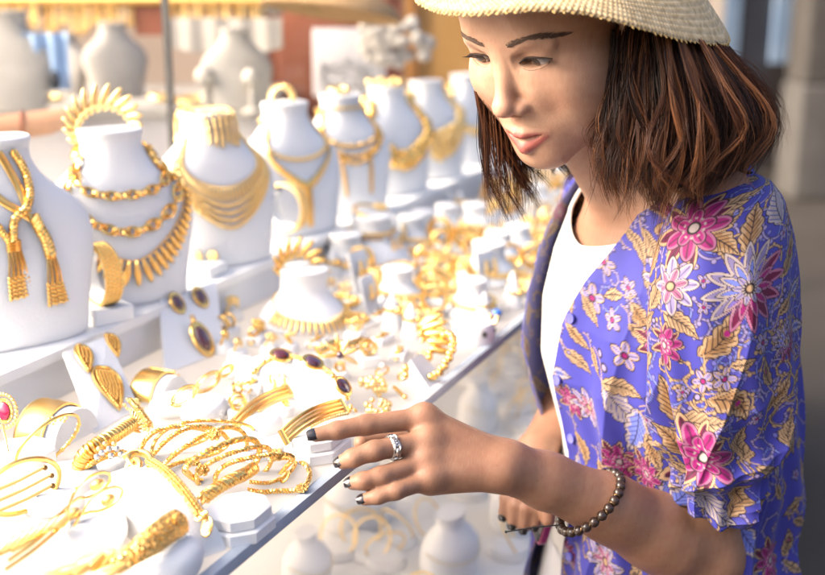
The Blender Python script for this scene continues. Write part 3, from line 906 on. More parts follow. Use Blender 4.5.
# ------------------------------------------------------------------ white pads and pillows
def pad(px, py, w, l, label, tiers=2, hh=.0115, yaw=0):
    o = at(px, py, 0)
    t = thing('display_pad', label, 'display pad', o + Vector((0, 0, .0003)), (0, 0, CANG + yaw), 'white display pads')
    c = min(w, l) * .3
    m = MB(); m.prism(octagon(l, w, c), hh, None, .0012); m.build('lower_tier', WHITE, t)
    if tiers > 1:
        m = MB(); m.prism(octagon(l * .9, w * .9, c * .9), hh, Matrix.Translation((0, 0, hh + .0003)), .0018); m.build('upper_tier', WHITE2, t)
    return t
def pillow(px, py, w, l, hh, label, yaw=0):
    o = at(px, py, 0)
    m = MB()
    prof = [(.02, 0), (.72, 0), (.86, .12), (.97, .34), (1, .52), (.96, .70), (.84, .86), (.6, .96), (.3, 1.0), (.02, 1.01)]
    m.lathe([(r, z * hh) for r, z in prof], 36)
    m.v = [Vector((v.x * l / 2, v.y * w / 2, v.z)) for v in m.v]
    ob = m.build('display_pillow', WHITE2)
    ob.location = o + Vector((0, 0, .0003)); ob.rotation_euler = (0, 0, CANG + yaw)
    tag(ob, label, 'display pillow', 'soft white display pillows')
    return ob
pad(240, 531, .052, .062, 'empty white two tier octagonal pad near the grey shelf edge')
pad(318, 452, .054, .072, 'white two tier octagonal pad under the pointing fingertip')
pad(258, 452, .046, .056, 'white octagonal pad under the bracelet of three gold bars', 1, .012)
pillow(263, 440, .038, .052, .026, 'soft white pillow beside the bracelet of three gold bars')
pillow(205, 420, .046, .06, .024, 'soft white pillow below the open link bracelet')
pillow(95, 552, .05, .062, .032, 'soft white pillow between the loop ended gold spoons at the lower left')
pillow(170, 578, .05, .062, .030, 'soft white pillow at the bottom under the glittering gold bar')
pillow(118, 470, .05, .06, .022, 'soft white pillow under the gold dragon bangle')
pillow(240, 375, .035, .05, .02, 'soft white pillow left of the white arch')
pillow(175, 412, .05, .06, .018, 'soft white pillow in front of the hinged gold cuff')
pad(60, 500, .06, .075, 'white pad under the big oval bangle at the left edge', 1, .022)
pad(120, 520, .055, .05, 'plain white block beside the loop ended gold spoons', 1, .024)
pad(20, 470, .06, .07, 'white block under the thin flower bangle and gold cuff', 1, .02)

# ------------------------------------------------------------------ cuffs on half round supports
def cuff(px, py, Rad, wid, labels, mt, a0=8, a1=172, hinge=False, yaw=0, lean=0):
    o = at(px, py, 0)
    t = thing('cuff_support', labels[0], 'bracelet support', o, (0, 0, CANG + yaw), 'half round bracelet supports')
    m = MB(); k = 24
    rows = [[((Rad - .003) * math.cos(PI * i / k), y, (Rad - .003) * math.sin(PI * i / k) + .0004) for i in range(k + 1)] for y in (-wid * .9, -wid * .88, wid * .5)]
    m.grid(rows, closeu=True, capa=True, capb=True); m.build('support', WHITE2, t)
    t = thing('cuff_bracelet', labels[1], 'bracelet', o, (0, 0, CANG + yaw), 'wide gold cuffs')
    m = MB(); k = 48; rows = []
    prof = [(-1, -.0011), (-.97, .0006), (-.85, .0010), (-.8, .0004), (0, .0012), (.8, .0004), (.85, .0010), (.97, .0006), (1, -.0011), (0, -.0011)]
    for i in range(k + 1):
        a = R(a0 + (a1 - a0) * i / k)
        rows.append([((Rad + dz) * math.cos(a), y * wid / 2, (Rad + dz) * math.sin(a)) for y, dz in prof])
    m.grid(rows, closeu=True, capa=True, capb=True); m.build('band', mt, t)
    if hinge:
        for a in (58, 36):
            m = MB(); c = R(a); m.tube([((Rad + .001) * math.cos(c), y, (Rad + .001) * math.sin(c)) for y in (-wid * .54, 0, wid * .54)], .0022, 8); m.build('hinge_bar', GOLD, t)
    return t
cuff(52, 436, .036, .036, ('white half round support under the broad plain gold cuff', 'broad plain gold cuff at the left edge behind the thin bangle'), GOLDB)
cuff(155, 396, .029, .030, ('white half round support under the hinged gold cuff', 'hinged shiny gold cuff between the two earring cards'), GOLD, hinge=True)

# ------------------------------------------------------------------ earring cards
GC = 'white earring cards'
p = Piece('earring_card', 'white card leaning at the left with teardrop gold earrings', 'earring card', 97, 432, 0, GC)
c4 = [at(95, 433, .001), at(139, 407, .001), at(107, 336, .060), at(64, 352, .060)]
m = p.mb(); n1 = slab(m, c4, .004); p.add('card', m, WHITE, smooth=False)
m = p.mb(); mid = (c4[2] + c4[3]) / 2; slab(m, [c4[3] * .6 + c4[2] * .4 - n1 * .0045, c4[3] * .4 + c4[2] * .6 - n1 * .0045, mid + Vector((.01, .03, -.058)) , mid + Vector((-.01, .03, -.058))], .002); p.add('strut', m, WHITE, smooth=False)
CARD1 = (c4[0], n1)
def teardrop(mb, M, L, W, T):
    rows = []; k = 20
    for i in range(k + 1):
        u = i / k
        w = W * math.sin(PI * u ** .62) ** .9 if 0 < u < 1 else 0.0002
        rows.append([(L * (.5 - u), w * math.cos(a), T * (w / W) ** .7 * math.sin(a) if w > .001 else 0) for a in np.linspace(0, 2 * PI, 17)[:-1]])
    mb.grid(rows, closeu=True, M=M, capa=True, capb=True)
def face_frame(px, py, pl, px2, py2):
    a = on_plane(px, py, *pl); b = on_plane(px2, py2, *pl)
    return frame((a + b) / 2, a - b, pl[1]), (a - b).length
def drop_jewel(name, label, cat, x0, y0, x1, y1, pl, wr, group=None):
    M, L = face_frame(x0, y0, pl, x1, y1)
    p = Piece(name, label, cat, (x0 + x1) / 2, (y0 + y1) / 2, .03, group)
    m = p.mb(); m.M = m.M @ Matrix.Translation(pl[1] * .003); teardrop(m, M, L, L * wr, .0014); p.add('drop', m, GOLDF)
    m = p.mb(); m.M = m.M @ Matrix.Translation(pl[1] * .004)
    ring = []
    for u in np.linspace(0.03, 1, 30):
        ring.append((L * (.5 - u), L * wr * math.sin(PI * u ** .62) ** .9))
    loop = [M @ Vector((x, y, 0)) for x, y in ring] + [M @ Vector((x, -y, 0)) for x, y in reversed(ring[:-1])]
    m.tube(loop, .0017, 7, closed=True); p.add('rim', m, GOLD)
    m = p.mb()
    for u in np.linspace(.16, .94, max(7, int(L / .0040))):
        ww = L * wr * math.sin(PI * u ** .62) ** .9
        for q in np.linspace(-.7, .7, max(2, int(ww / .0021))):
            m.ball(M @ Vector((L * (.5 - u), q * ww, .0056)), .0016, 8, 6)
    p.add('beading', m, GOLD)
    return p
drop_jewel('teardrop_earring', 'left of the two teardrop filigree earrings on the leaning white card', 'earring', 80, 347, 87, 374, CARD1, .24, 'teardrop filigree earrings')
drop_jewel('teardrop_earring', 'right of the two teardrop filigree earrings, at the card top corner', 'earring', 108, 336, 116, 359, CARD1, .25, 'teardrop filigree earrings')
drop_jewel('teardrop_pendant', 'large teardrop filigree pendant below the teardrop earrings', 'pendant', 100, 368, 118, 412, CARD1, .26)
p = Piece('earring_card', 'upright white card holding the dark red stone earring set', 'earring card', 190, 366, 0, GC)
c4 = [at(166, 374, .001), at(224, 350, .001), at(216, 281, .062), at(160, 300, .062)]
m = p.mb(); n2 = slab(m, c4, .006); p.add('card', m, WHITE, smooth=False)
m = p.mb(); mid = (c4[2] + c4[3]) / 2; slab(m, [c4[3] * .6 + c4[2] * .4 - n2 * .0065, c4[3] * .4 + c4[2] * .6 - n2 * .0065, mid + Vector((.01, .03, -.060)), mid + Vector((-.01, .03, -.060))], .002); p.add('strut', m, WHITE, smooth=False)
CARD2 = (c4[0], n2)
GD = 'dark red stone jewels on the card'
def stone_stud(px, py, ap, label, cat, stone, pl, ratio=.75, ang=100, up=.004, group=None, name='stone_earring'):
    c = on_plane(px, py, *pl) + pl[1] * up
    sc = ap * (c.y * CT - (c.z - CAM_Z) * ST) / FPX
    p = Piece(name, label, cat, px, py, .03, group)
    u = CR * math.cos(R(ang)) + CU * math.sin(R(ang))
    nn = (pl[1] + Vector((.35, -.15, 0))).normalized()
    M = frame(c, u - nn * u.dot(nn), nn)
    gem(p, M, sc, sc * ratio, stone, GOLD, .42, .6)
    return p, M, sc
stone_stud(176, 305, 10.5, 'left oval dark red stone earring in gold on the upright card', 'earring', GARNET, CARD2, .72, 100, .004, GD)
stone_stud(199, 299, 10.5, 'right oval dark red stone earring in gold on the upright card', 'earring', GARNET, CARD2, .72, 100, .004, GD)
p, M, sc = stone_stud(200, 342, 17, 'long oval dark red stone pendant in gold under the two earrings', 'pendant', GARNET, CARD2, .62, 98, .006, GD, 'stone_pendant')
m = p.mb(); m.ball(M @ Vector((sc * 1.22, 0, 0)), .0035, 10, 7); m.torus(.0032, .0012, 14, 6, M @ Matrix.Translation((sc * 1.42, 0, 0))); p.add('bail', m, GOLD)

# red stone pendant at the left edge
p = Piece('ruby_pendant', 'gold filigree oval with a pink red stone at the left edge', 'pendant', 4, 412, .05)
M = tilt(4, 411, .05, 100, .85, 1)
gem(p, M, size(4, 411, .05, 11), size(4, 411, .05, 8.5), RUBY, GOLDF, .35)
m = p.mb(); a = size(4, 411, .05, 16)
for i in range(26):
    q = 2 * PI * i / 26; m.ball(M @ Vector((a * 1.05 * math.cos(q), a * .85 * math.sin(q), 0)), .0022, 6, 5)
p.add('beading', m, GOLD2)
m = p.mb(); m.tube([at(2, 424, .045), at(6, 440, .03), at(8, 452, .022)], .0012, 6); p.add('chain', m, GOLD2)

# ------------------------------------------------------------------ bangles in the foreground
GB = 'gold bangles at the lower left'
p = Piece('flower_bangle', 'thin gold bangle with two tiny flowers leaning before the broad cuff', 'bracelet', 48, 443, .03, GB)
M = tilt(48, 442, .032, 40, .42, -1); a = size(48, 442, .032, 37)
m = p.mb(); m.torus(a, .0016, 48, 8, M); p.add('ring', m, GOLD)
for x, y in ((52, 421), (63, 418)):
    m = p.mb(); c = at(x, y, .045)
    for i in range(5): m.ball(c + CR * .0032 * math.cos(i * 1.256) + CU * .0032 * math.sin(i * 1.256), .0017, 7, 5)
    m.ball(c - CF * .0012, .0014, 7, 5); p.add('flower', m, GOLD2)
m = p.mb()
for i in range(10): m.ball(M @ Vector((a * math.cos(3.6 + i * .25), a * math.sin(3.6 + i * .25), 0)), .0024, 7, 5)
p.add('beads', m, GOLD)

# big oval bangle with bars
p = Piece('barred_bangle', 'big oval gold bangle with three inner bars at the left edge', 'bracelet', 25, 485, .03, GB)
M = tilt(22, 487, .035, 26, .60, -1); a = size(22, 487, .035, 38)
m = p.mb(); m.torus(a, .0024, 56, 8, M, sy=1.05); p.add('ring', m, GOLD)
for y0 in (-.45, -.02, .42):
    m = p.mb(); x1 = a * math.sqrt(max(.1, 1 - y0 * y0)) * .96
    m.tube([M @ Vector((-x1, y0 * a, .001)), M @ Vector((0, y0 * a, .003)), M @ Vector((x1 * .78, y0 * a, .002))], .0017, 8)
    p.add('bar', m, GOLDB)
    m = p.mb(); m.ball(M @ Vector((x1 * .82, y0 * a, .0026)), .0026, 8, 6); p.add('dark_tip', m, mat('dark gold', (.20, .12, .05), .3, 1) if 'dark gold' not in MATS else MATS['dark gold'])
def loop_spoon(p, base, ctr, ang, apx, ratio, beads):
    h = .045
    M = tilt(ctr[0], ctr[1], h, ang, ratio, -1); a = size(ctr[0], ctr[1], h, apx)
    pts = []
    for i in range(33):
        q = -PI * .88 + 2 * PI * .88 * i / 32
        pts.append(M @ Vector((a * math.cos(q), a * .62 * math.sin(q) * (1.0 if math.cos(q) > -.3 else .9), 0)))
    b = [at(*q) for q in base]
    m = p.mb(); m.tube(spline([b[0]] + pts[::4] + [b[1]], 60), .0013, 7); p.add('loop', m, GOLD)
    for (x, y) in beads:
        m = p.mb(); c = at(x, y, h); m.ball((0, 0, 0), (.0068, .0046, .0046), 12, 8, frame(c, CR * math.cos(R(ang)) + CU * math.sin(R(ang)) - CF * .2)); p.add('bead', m, GOLDB)
p = Piece('loop_brooch', 'gold piece with two wire loops holding oval beads', 'brooch', 95, 492, .045)
loop_spoon(p, ((58, 516, .035), (64, 520, .035)), (92, 486), 32, 20, .75, ((97, 485),))
loop_spoon(p, ((66, 521, .035), (74, 526, .035)), (104, 500), 30, 20, .70, ((108, 500),))
for q, (x, y) in enumerate(((72, 514), (60, 524))):
    m = p.mb(); c = at(x, y, .04); m.ball((0, 0, 0), (.0075, .0042, .0042), 12, 8, frame(c, CR * .85 + CU * .5)); p.add('bead', m, GOLDB)
for q in range(4):
    m = p.mb(); a0 = (64 - q * 3 + (q % 2) * 6, 512 + q * 5, .036); b0_ = (14 - q * 3, 543 + q * 9, .03)
    m.tube(trace([a0, ((a0[0] + b0_[0]) / 2, (a0[1] + b0_[1]) / 2 + 2, .036), b0_], 14), .0017, 7); p.add('wire', m, GOLD)
p = Piece('fluted_bangle', 'row of pale gold rods fanning out at the bottom left corner', 'bracelet', 20, 545, .03, GB)
for q in range(7):
    m = p.mb(); x0 = 4 + q * 9; y0 = 538 - q * 4.0
    m.ball((0, 0, 0), (.0125, .0030, .0026), 12, 8, frame(at(x0, y0 + 8, .032 + .002 * q), CR * .70 + CU * .62 + CF * .25)); p.add('rod', m, GOLD2)
m = p.mb(); m.tube(trace([(-6, 556, .026), (18, 545, .03), (44, 530, .036), (62, 520, .04)], 20), .0022, 7); p.add('rail', m, GOLD)

# glittering bar and leaf
p = Piece('glitter_bar', 'thick glittering hammered gold bar at the bottom near the white ramp', 'bracelet', 150, 545, .035)
pts = trace([(114, 568, .035), (128, 558, .038), (148, 544, .042), (168, 529, .042), (184, 519, .040)], 26)
m = p.mb(); m.tube(pts, [.0062 + .0050 * min(1, i / 12) if i < 24 else (.0085 if i == 24 else .005) for i in range(26)], 16, flat=.62); p.add('bar', m, GOLDH)
m = p.mb()
for i in range(200):
    k_ = int(rng.uniform(5, 24)); q = rng.uniform(0, 2 * PI)
    m.ball(pts[k_] + CU * math.sin(q) * .0085 + CR * math.cos(q) * .006 - CF * .0055 * abs(math.cos(q)) * .9, .0009, 5, 4)
p.add('grains', m, GOLD2)
p = Piece('leaf_brooch', 'gold leaves lying at the bottom edge in front of a white pillow', 'brooch', 85, 568, .035)
for q, (x, y, an, l) in enumerate(((70, 572, 20, .020), (88, 563, 30, .019), (105, 560, 45, .015), (58, 577, 8, .016), (112, 570, 20, .016))):
    m = p.mb(); M = frame(at(x, y, .036), CR * math.cos(R(an)) + CU * math.sin(R(an)), -CF * .7 + CU * .6)
    teardrop(m, M @ Matrix.Rotation(PI, 4, 'Z'), l * 1.7, l * .34, .0028); p.add('leaf', m, GOLDB)
    m = p.mb(); m.tube([M @ Vector((-l * .8, 0, .0034)), M @ Vector((0, 0, .0048)), M @ Vector((l * .7, 0, .0034))], .0009, 6); p.add('vein', m, GOLD)

# dragon bangle
p = Piece('dragon_bangle', 'scaly gold dragon bangle with grey stones beside the teardrop card', 'bracelet', 105, 448, .035)
pts = trace([(79, 468, .022), (84, 456, .034), (94, 447, .042), (108, 439, .044), (120, 431, .043), (131, 424, .040)], 34)
m = p.mb()
for i, q in enumerate(pts):
    tg = (pts[min(i + 1, 33)] - pts[max(i - 1, 0)]).normalized()
    m.torus(.0052 + .0008 * (i % 2), .0019, 14, 6, frame(q, tg.orthogonal(), tg))
p.add('scales', m, GOLD)
m = p.mb()
for i in range(7):
    a = -.9 + i * .32
    b_ = at(131, 424, .040)
    m.ball((0, 0, 0), (.0078, .0021, .0015), 8, 6, frame(b_ + CR * .004 * math.cos(a) + CU * .006 * math.sin(a * 1.6), CR * math.cos(a + .6) + CU * math.sin(a + .6)))
p.add('crest', m, GOLD)
pts = trace([(83, 470, .02), (92, 463, .028), (106, 456, .032), (122, 453, .03), (134, 459, .026)], 24)
m = p.mb(); rope(m, pts, .0018, .0019, .008, 3, 6); p.add('band', m, GOLD)
m = p.mb()
for x, y in ((102, 453), (109, 449), (117, 449), (111, 456), (121, 455), (97, 457)): m.ball(at(x, y, .042), .0030, 8, 6)
p.add('grey_stones', m, SILVER)
m = p.mb()
for x, y in ((105, 444), (99, 449), (114, 444)): m.ball(at(x, y, .045), .0026, 8, 6)
p.add('gold_stones', m, GOLD2)

# earring between the card and the pile
p = Piece('chain_ball_earring', 'pale bead studded gold hoop just right of the teardrop pendant', 'earring', 140, 413, .02)
m = p.mb()
for i in range(90):
    q = rng.uniform(0, 1); a = rng.uniform(0, 2 * PI)
    c = at(130, 401, .03).lerp(at(148, 427, .016), q)
    m.ball(c + CR * .0075 * math.cos(a) * (1 - .35 * q) + CU * .0065 * math.sin(a) * (1 - .35 * q) - CF * .003 * math.sin(a) ** 2, .0017, 6, 5)
p.add('beads', m, GOLD2)
m = p.mb(); m.tube(trace([(131, 401, .03), (140, 411, .028), (150, 425, .018)], 12), [.005] * 12, 10, flat=.7); p.add('body', m, GOLDH)

# strip bracelet on its white ramp
p = Piece('bracelet_ramp', 'white sloping ramp under the long gold strip bracelet', 'bracelet support', 180, 530, 0)
tp = [(146, 461, .052), (162, 471, .052), (178, 487, .046), (195, 508, .034), (212, 535, .014), (218, 549, .002)]
top_r = trace([(x + 8, y - 1, h) for x, y, h in tp], 20)
top_l = [q + Vector((-.030, -.026, 0)) for q in top_r]
m = p.mb(); rows = []
for a, b_ in zip(top_r, top_l):
    rows.append([a, (a + b_) / 2 + Vector((0, 0, .0006)), b_, Vector((b_.x, b_.y, TRAY + .0004)), Vector((a.x, a.y, TRAY + .0004))])
m.grid(rows, closeu=True, capa=True, capb=True); p.add('ramp', m, WHITE)
p = Piece('strip_bracelet', 'long speckled gold strip bracelet with a loop clasp on the white ramp', 'bracelet', 180, 495, .04)
pts = trace([(150, 462, .055), (164, 471, .0555), (178, 485, .050), (190, 500, .042), (203, 519, .030)], 44)
m = p.mb(); m.tube(pts, .0048, 10, flat=.5, up=(0, 0, 1)); p.add('band', m, GOLDH)
m = p.mb()
for i in range(0, 44):
    for q in (-1, 0, 1):
        tg = (pts[min(i + 1, 43)] - pts[max(0, i - 1)]).normalized(); sd = tg.cross(Vector((0, 0, 1))).normalized()
        m.ball(pts[i] + sd * q * .0030 + Vector((0, 0, .0024 - .0006 * q * q)), .0013 + .0004 * ((i + q) % 2), 6, 5)
p.add('speckles', m, GOLD)
M = tilt(207, 527, .026, 80, .72, 1); a = size(207, 527, .026, 8.5)
gem(p, M, a, a * .7, CLEAR, GOLD, .5)
m = p.mb()
for x, y in ((198, 511), (203, 515), (200, 517)): m.torus(.0034, .0013, 12, 6, tilt(x, y, .034, 20, .7))
p.add('links', m, GOLD)
p = Piece('knot_clasp', 'big shiny gold loop knot at the top of the white ramp', 'bracelet', 140, 462, .05)
m = p.mb(); M = tilt(141, 461, .052, -20, .62, 1); m.torus(size(141, 461, .05, 13), .0024, 28, 8, M, sy=.85); p.add('loop', m, GOLD)
m = p.mb(); m.torus(size(134, 466, .05, 9), .0026, 24, 8, tilt(133, 468, .05, 60, .6, 1)); p.add('loop', m, GOLD)
m = p.mb(); m.tube(trace([(124, 457, .05), (134, 452, .055), (147, 454, .056), (152, 462, .054), (146, 471, .05), (133, 471, .05)], 24), .0028, 8); p.add('link', m, GOLD)

# ------------------------------------------------------------------ the pile of rope bracelets
GP = 'gold rope bracelets in the pile'
def rope_loop(px, py, h, ang, apx, ratio, label, Rr=.0011, rr=.0014, pitch=.006, clasp=None, name='rope_bracelet', wob=.08, seed=0):
    p = Piece(name, label, 'bracelet', px, py, h, GP)
    M = tilt(px, py, h, ang, ratio, -1); a = size(px, py, h, apx)
    pts = []
    for i in range(61):
        q = 2 * PI * i / 60
        w = 1 + wob * math.sin(2 * q + seed) + wob * .6 * math.sin(3 * q + 2 * seed)
        pts.append(M @ Vector((a * math.cos(q) * w, a * math.sin(q) * w, .004 * math.sin(q * 2 + seed))))
    m = p.mb(); rope(m, pts, Rr, rr, pitch, 2, 5, 8); p.add('rope', m, GOLD)
    if clasp is not None:
        m = p.mb(); q = clasp; c = M @ Vector((a * math.cos(q), a * math.sin(q), .002))
        for i in range(6): m.ball(c + CR * .0042 * math.cos(i * 1.05) + CU * .0036 * math.sin(i * 1.05), .0026, 7, 5)
        m.ball(c - CF * .002, .0028, 8, 6); p.add('flower_clasp', m, GOLDF)
    return p
rope_loop(172, 444, .020, 20, 34, .42, 'gold rope bracelet at the left end of the pile below the white card', seed=1)
rope_loop(186, 450, .026, 22, 40, .40, 'gold rope bracelet with a leaf knot, second from the left in the pile', clasp=-1.5, seed=2)
rope_loop(205, 455, .018, 24, 44, .40, 'gold rope bracelet in the middle of the pile, its clasp at the top', clasp=1.2, seed=3)
rope_loop(222, 462, .024, 22, 40, .42, 'thicker gold rope bracelet right of the pile middle', .0015, .0018, .008, seed=4)
rope_loop(236, 468, .016, 20, 42, .40, 'loose gold rope bracelet over the right part of the pile', clasp=2.4, seed=5)
rope_loop(255, 473, .012, 16, 40, .42, 'gold rope bracelet near the octagonal pad with a knot on top', clasp=.9, seed=6)
rope_loop(200, 440, .012, 12, 48, .36, 'thin gold rope bracelet lying flat behind the pile', .0009, .0011, .005, seed=7)
p = Piece('braided_bracelet', 'thick braided gold rope between the pile and the octagonal pad', 'bracelet', 225, 488, .016)
m = p.mb(); rope(m, trace([(203, 499, .012), (216, 489, .017), (230, 481, .020), (243, 475, .02), (254, 468, .016)], 40), .0030, .0034, .012, 3, 7, 10); p.add('rope', m, GOLD)
m = p.mb(); m.torus(.0048, .0016, 16, 6, tilt(200, 501, .012, 50, .6)); p.add('ring', m, GOLD)
p = Piece('chain_bracelet', 'fine gold chain bracelet with a round flower plate by the shelf edge', 'bracelet', 290, 480, .004)
m = p.mb(); rope(m, trace([(248, 490, .003), (262, 492, .003), (280, 491, .003), (298, 490, .004), (308, 482, .004), (309, 470, .004), (300, 461, .004), (285, 458, .005), (270, 460, .006)], 80), .0012, .0014, .006, 2, 5, 8); p.add('chain', m, GOLD)
m = p.mb(); rope(m, trace([(250, 482, .004), (268, 483, .003), (282, 478, .003), (292, 470, .003), (296, 462, .003)], 50), .0010, .0012, .005, 2, 5, 8); p.add('chain', m, GOLD)
m = p.mb(); M = tilt(302, 488, .006, 15, .6)
for i in range(8): m.ball(M @ Vector((.0045 * math.cos(i * PI / 4), .0045 * math.sin(i * PI / 4), 0)), (.0021), 7, 5)
m.ball(M @ Vector((0, 0, .001)), .0028, 8, 6); p.add('flower_plate', m, GOLDF)
m = p.mb(); m.torus(.0055, .0013, 18, 6, tilt(285, 477, .005, 55, .6), sy=.7); p.add('oval_link', m, GOLD)

# ------------------------------------------------------------------ middle of the shelf
p = Piece('open_link_bracelet', 'gold bracelet of open figure eight wire links', 'bracelet', 200, 388, .03)
for x, y, an, a, rt in ((184, 396, 38, 13, .58), (208, 382, 38, 13, .55), (226, 371, 36, 8, .5)):
    m = p.mb(); M = tilt(x, y, .03, an, rt, -1); m.torus(size(x, y, .03, a), .0013, 26, 7, M, sx=1.1); m.torus(size(x, y, .03, a * .78), .0009, 26, 6, M, sx=1.15, sy=.85); p.add('link', m, GOLD)
for x, y in ((196, 389), (218, 376), (172, 404), (231, 368)):
    m = p.mb(); m.ball(at(x, y, .031), .0026, 8, 6); p.add('joint', m, GOLD)
def bars(name, label, a, b, n, gap, r, px, py, hh, extra=True):
    p = Piece(name, label, 'bracelet', px, py, hh)
    A, B = at(*a), at(*b)
    ax = (B - A).normalized(); v = (A - Vector((0, 0, CAM_Z))).normalized(); pr = ax.cross(v).normalized()
    if pr.z < 0: pr = -pr
    for q in range(n):
        off = pr * (q - (n - 1) / 2) * gap + v * (.0016 * abs(q - (n - 1) / 2))
        L = (B - A).length
        pts = [A - v * .0 + ax * L * u + off - pr * .006 * (2 * u - 1) ** 2 + v * .010 * (2 * u - 1) ** 2 for u in np.linspace(0, 1, 18)]
        m = p.mb(); m.tube(pts, r, 8)
        p.add('bar', m, GOLD if q % 2 else GOLDB)
    for u in (.02, .98):
        m = p.mb(); c = A + (B - A) * u - pr * .006 * .92 + v * .0095
        m.tube([c - pr * gap * n * .5, c + pr * gap * n * .5], r * 1.5, 8); p.add('end_cap', m, GOLD)
    if extra:
        m = p.mb()
        for u in np.linspace(.42, .98, 16): m.ball(A + (B - A) * u - pr * (gap * n * .5 + .001) - pr * .006 * (2 * u - 1) ** 2, .0019, 7, 5)
        p.add('beading', m, GOLD2)
    return p
bars('bar_bracelet', 'gold bracelet of three straight bars standing on a pillow', (231, 420, .028), (287, 385, .040), 3, .0042, .0021, 260, 402, .034)
bars('bar_bracelet', 'wide gold bar bracelet on the pad next to the fingertip', (280, 433, .034), (342, 400, .042), 4, .0040, .0020, 310, 415, .036)
# arch stand with the stone bracelet
p = Piece('arch_stand', 'smooth white arch carrying the purple stone bracelet', 'bracelet support', 300, 400, 0)
m = p.mb(); k = 26
ap = [(252, 386, .006), (258, 374, .022), (272, 364, .036), (292, 361, .044), (312, 366, .046), (330, 377, .040), (344, 392, .026), (350, 405, .008)]
outer = trace(ap, k); back = [q + DV * .012 + NV * .030 for q in outer]
m.grid([[o_, b_, Vector((b_.x, b_.y, TRAY + .0004)), Vector((o_.x, o_.y, TRAY + .0004))] for o_, b_ in zip(outer, back)], closeu=True, capa=True, capb=True)
p.add('arch', m, WHITE)
p = Piece('stone_bracelet', 'gold bracelet of oval purple stones laid over the white arch', 'bracelet', 305, 372, .045)
hh = [(253, 374, .022), (262, 364, .034), (280, 356, .046), (298, 357, .050), (314, 363, .050), (330, 372, .046), (343, 386, .036), (348, 400, .022)]
m = p.mb(); m.tube(trace(hh, 40), .0022, 8); p.add('band', m, GOLD)
VIO = mat('dark purple stone', (.06, .018, .045), .05, coat=1, spec=.9)
for x, y, an, h in ((281, 355, -8, .050), (313, 362, -22, .054), (343, 386, -52, .042)):
    gem(p, tilt(x, y, h, an, .62, 1), size(x, y, h, 10), size(x, y, h, 8.5), VIO if x > 290 else GARNET, GOLD, .4)
for x, y in ((264, 362), (270, 359), (297, 357), (301, 359), (328, 371), (333, 376), (255, 371)):
    m = p.mb(); m.ball(at(x, y, .046), .0032, 8, 6); p.add('joint', m, GOLD)
m = p.mb(); m.ball((0, 0, 0), (.0062, .0035, .003), 10, 7, frame(at(255, 371, .026), CR * .7 + CU * .7)); p.add('clasp', m, GOLD)
# silver chain fine on arch and rings between
def ring_stand(px, py, h, label, mt=GOLD, rad=.0085, flower=True, grp='small gold rings in white holders', k=1.0):
    o = at(px, py, 0)
    m = MB(); m.lathe([(.013 * k, 0), (.013 * k, .003), (.010 * k, .010), (.0075 * k, max(.011, h - .012)), (.006 * k, h - .004), (.001, h - .003)], 20)
    b = m.build('ring_cone', WHITE2); b.location = o + Vector((0, 0, .0003)); tag(b, 'white holder under the ' + label, 'ring holder', 'white ring holders')
    t = thing('flower_ring' if flower else 'gold_ring', label, 'ring', o + Vector((0, 0, h)), (R(20), R(random.uniform(-30, 30)), CANG + random.uniform(-.5, .5)), grp)
    m = MB(); m.torus(rad * k, .0016 * k, 22, 7, Matrix.Rotation(PI / 2, 4, 'X') @ Matrix.Translation((0, -.004 * k, 0))); m.build('band', mt, t)
    if flower:
        m = MB()
        for i in range(6):
            a = i * PI / 3; m.ball((.0052 * k * math.cos(a), .0052 * k * math.sin(a), rad * k), (.0036 * k, .0036 * k, .0026 * k), 8, 6)
        m.ball((0, 0, (rad + .002) * k), .0032 * k, 8, 6); m.build('flower', mt, t)
    else:
        m = MB(); m.ball((0, 0, rad * k + .001), (.0052 * k, .0042 * k, .0036 * k), 10, 7); m.build('crown', mt, t)
    return t
ring_stand(233, 320, .020, 'pale gold flower ring right of the dark red stone set', GOLD2, k=1.15)
ring_stand(257, 343, .018, 'gold rose ring behind the white arch', GOLD, k=1.15)
ring_stand(270, 353, .014, 'small pale gold ring touching the top of the purple stone bracelet', GOLD2)
ring_stand(225, 352, .018, 'gold ring with a square crown beside the long red pendant', GOLD, flower=False, k=1.1)
ring_stand(238, 358, .015, 'pale twisted gold ring behind the open figure eight bracelet', GOLD2, flower=False, k=1.1)
# box with two flower earrings on the ledge
p = Piece('earring_block', 'small white block carrying two pale flower studs on the ledge', 'display block', 208, 272, LEDGE_H)
m = p.mb(); q = at(208, 275, LEDGE_H); m.box((0, 0, .008), (.045, .034, .016), frame(q, DV), .0015); p.add('block', m, WHITE)
for x, y in ((197, 257), (213, 256)):
    m = p.mb(); c = at(x, y, LEDGE_H + .022)
    for i in range(6): m.ball(c + CR * .005 * math.cos(i * 1.05) + CU * .005 * math.sin(i * 1.05), .0034, 8, 6)
    m.ball(c - CF * .002, .003, 8, 6); p.add('flower_stud', m, GOLD2)
    m = p.mb(); m.tube([c, c - Vector((0, 0, .009))], .0012, 6); p.add('pin', m, GOLD2)
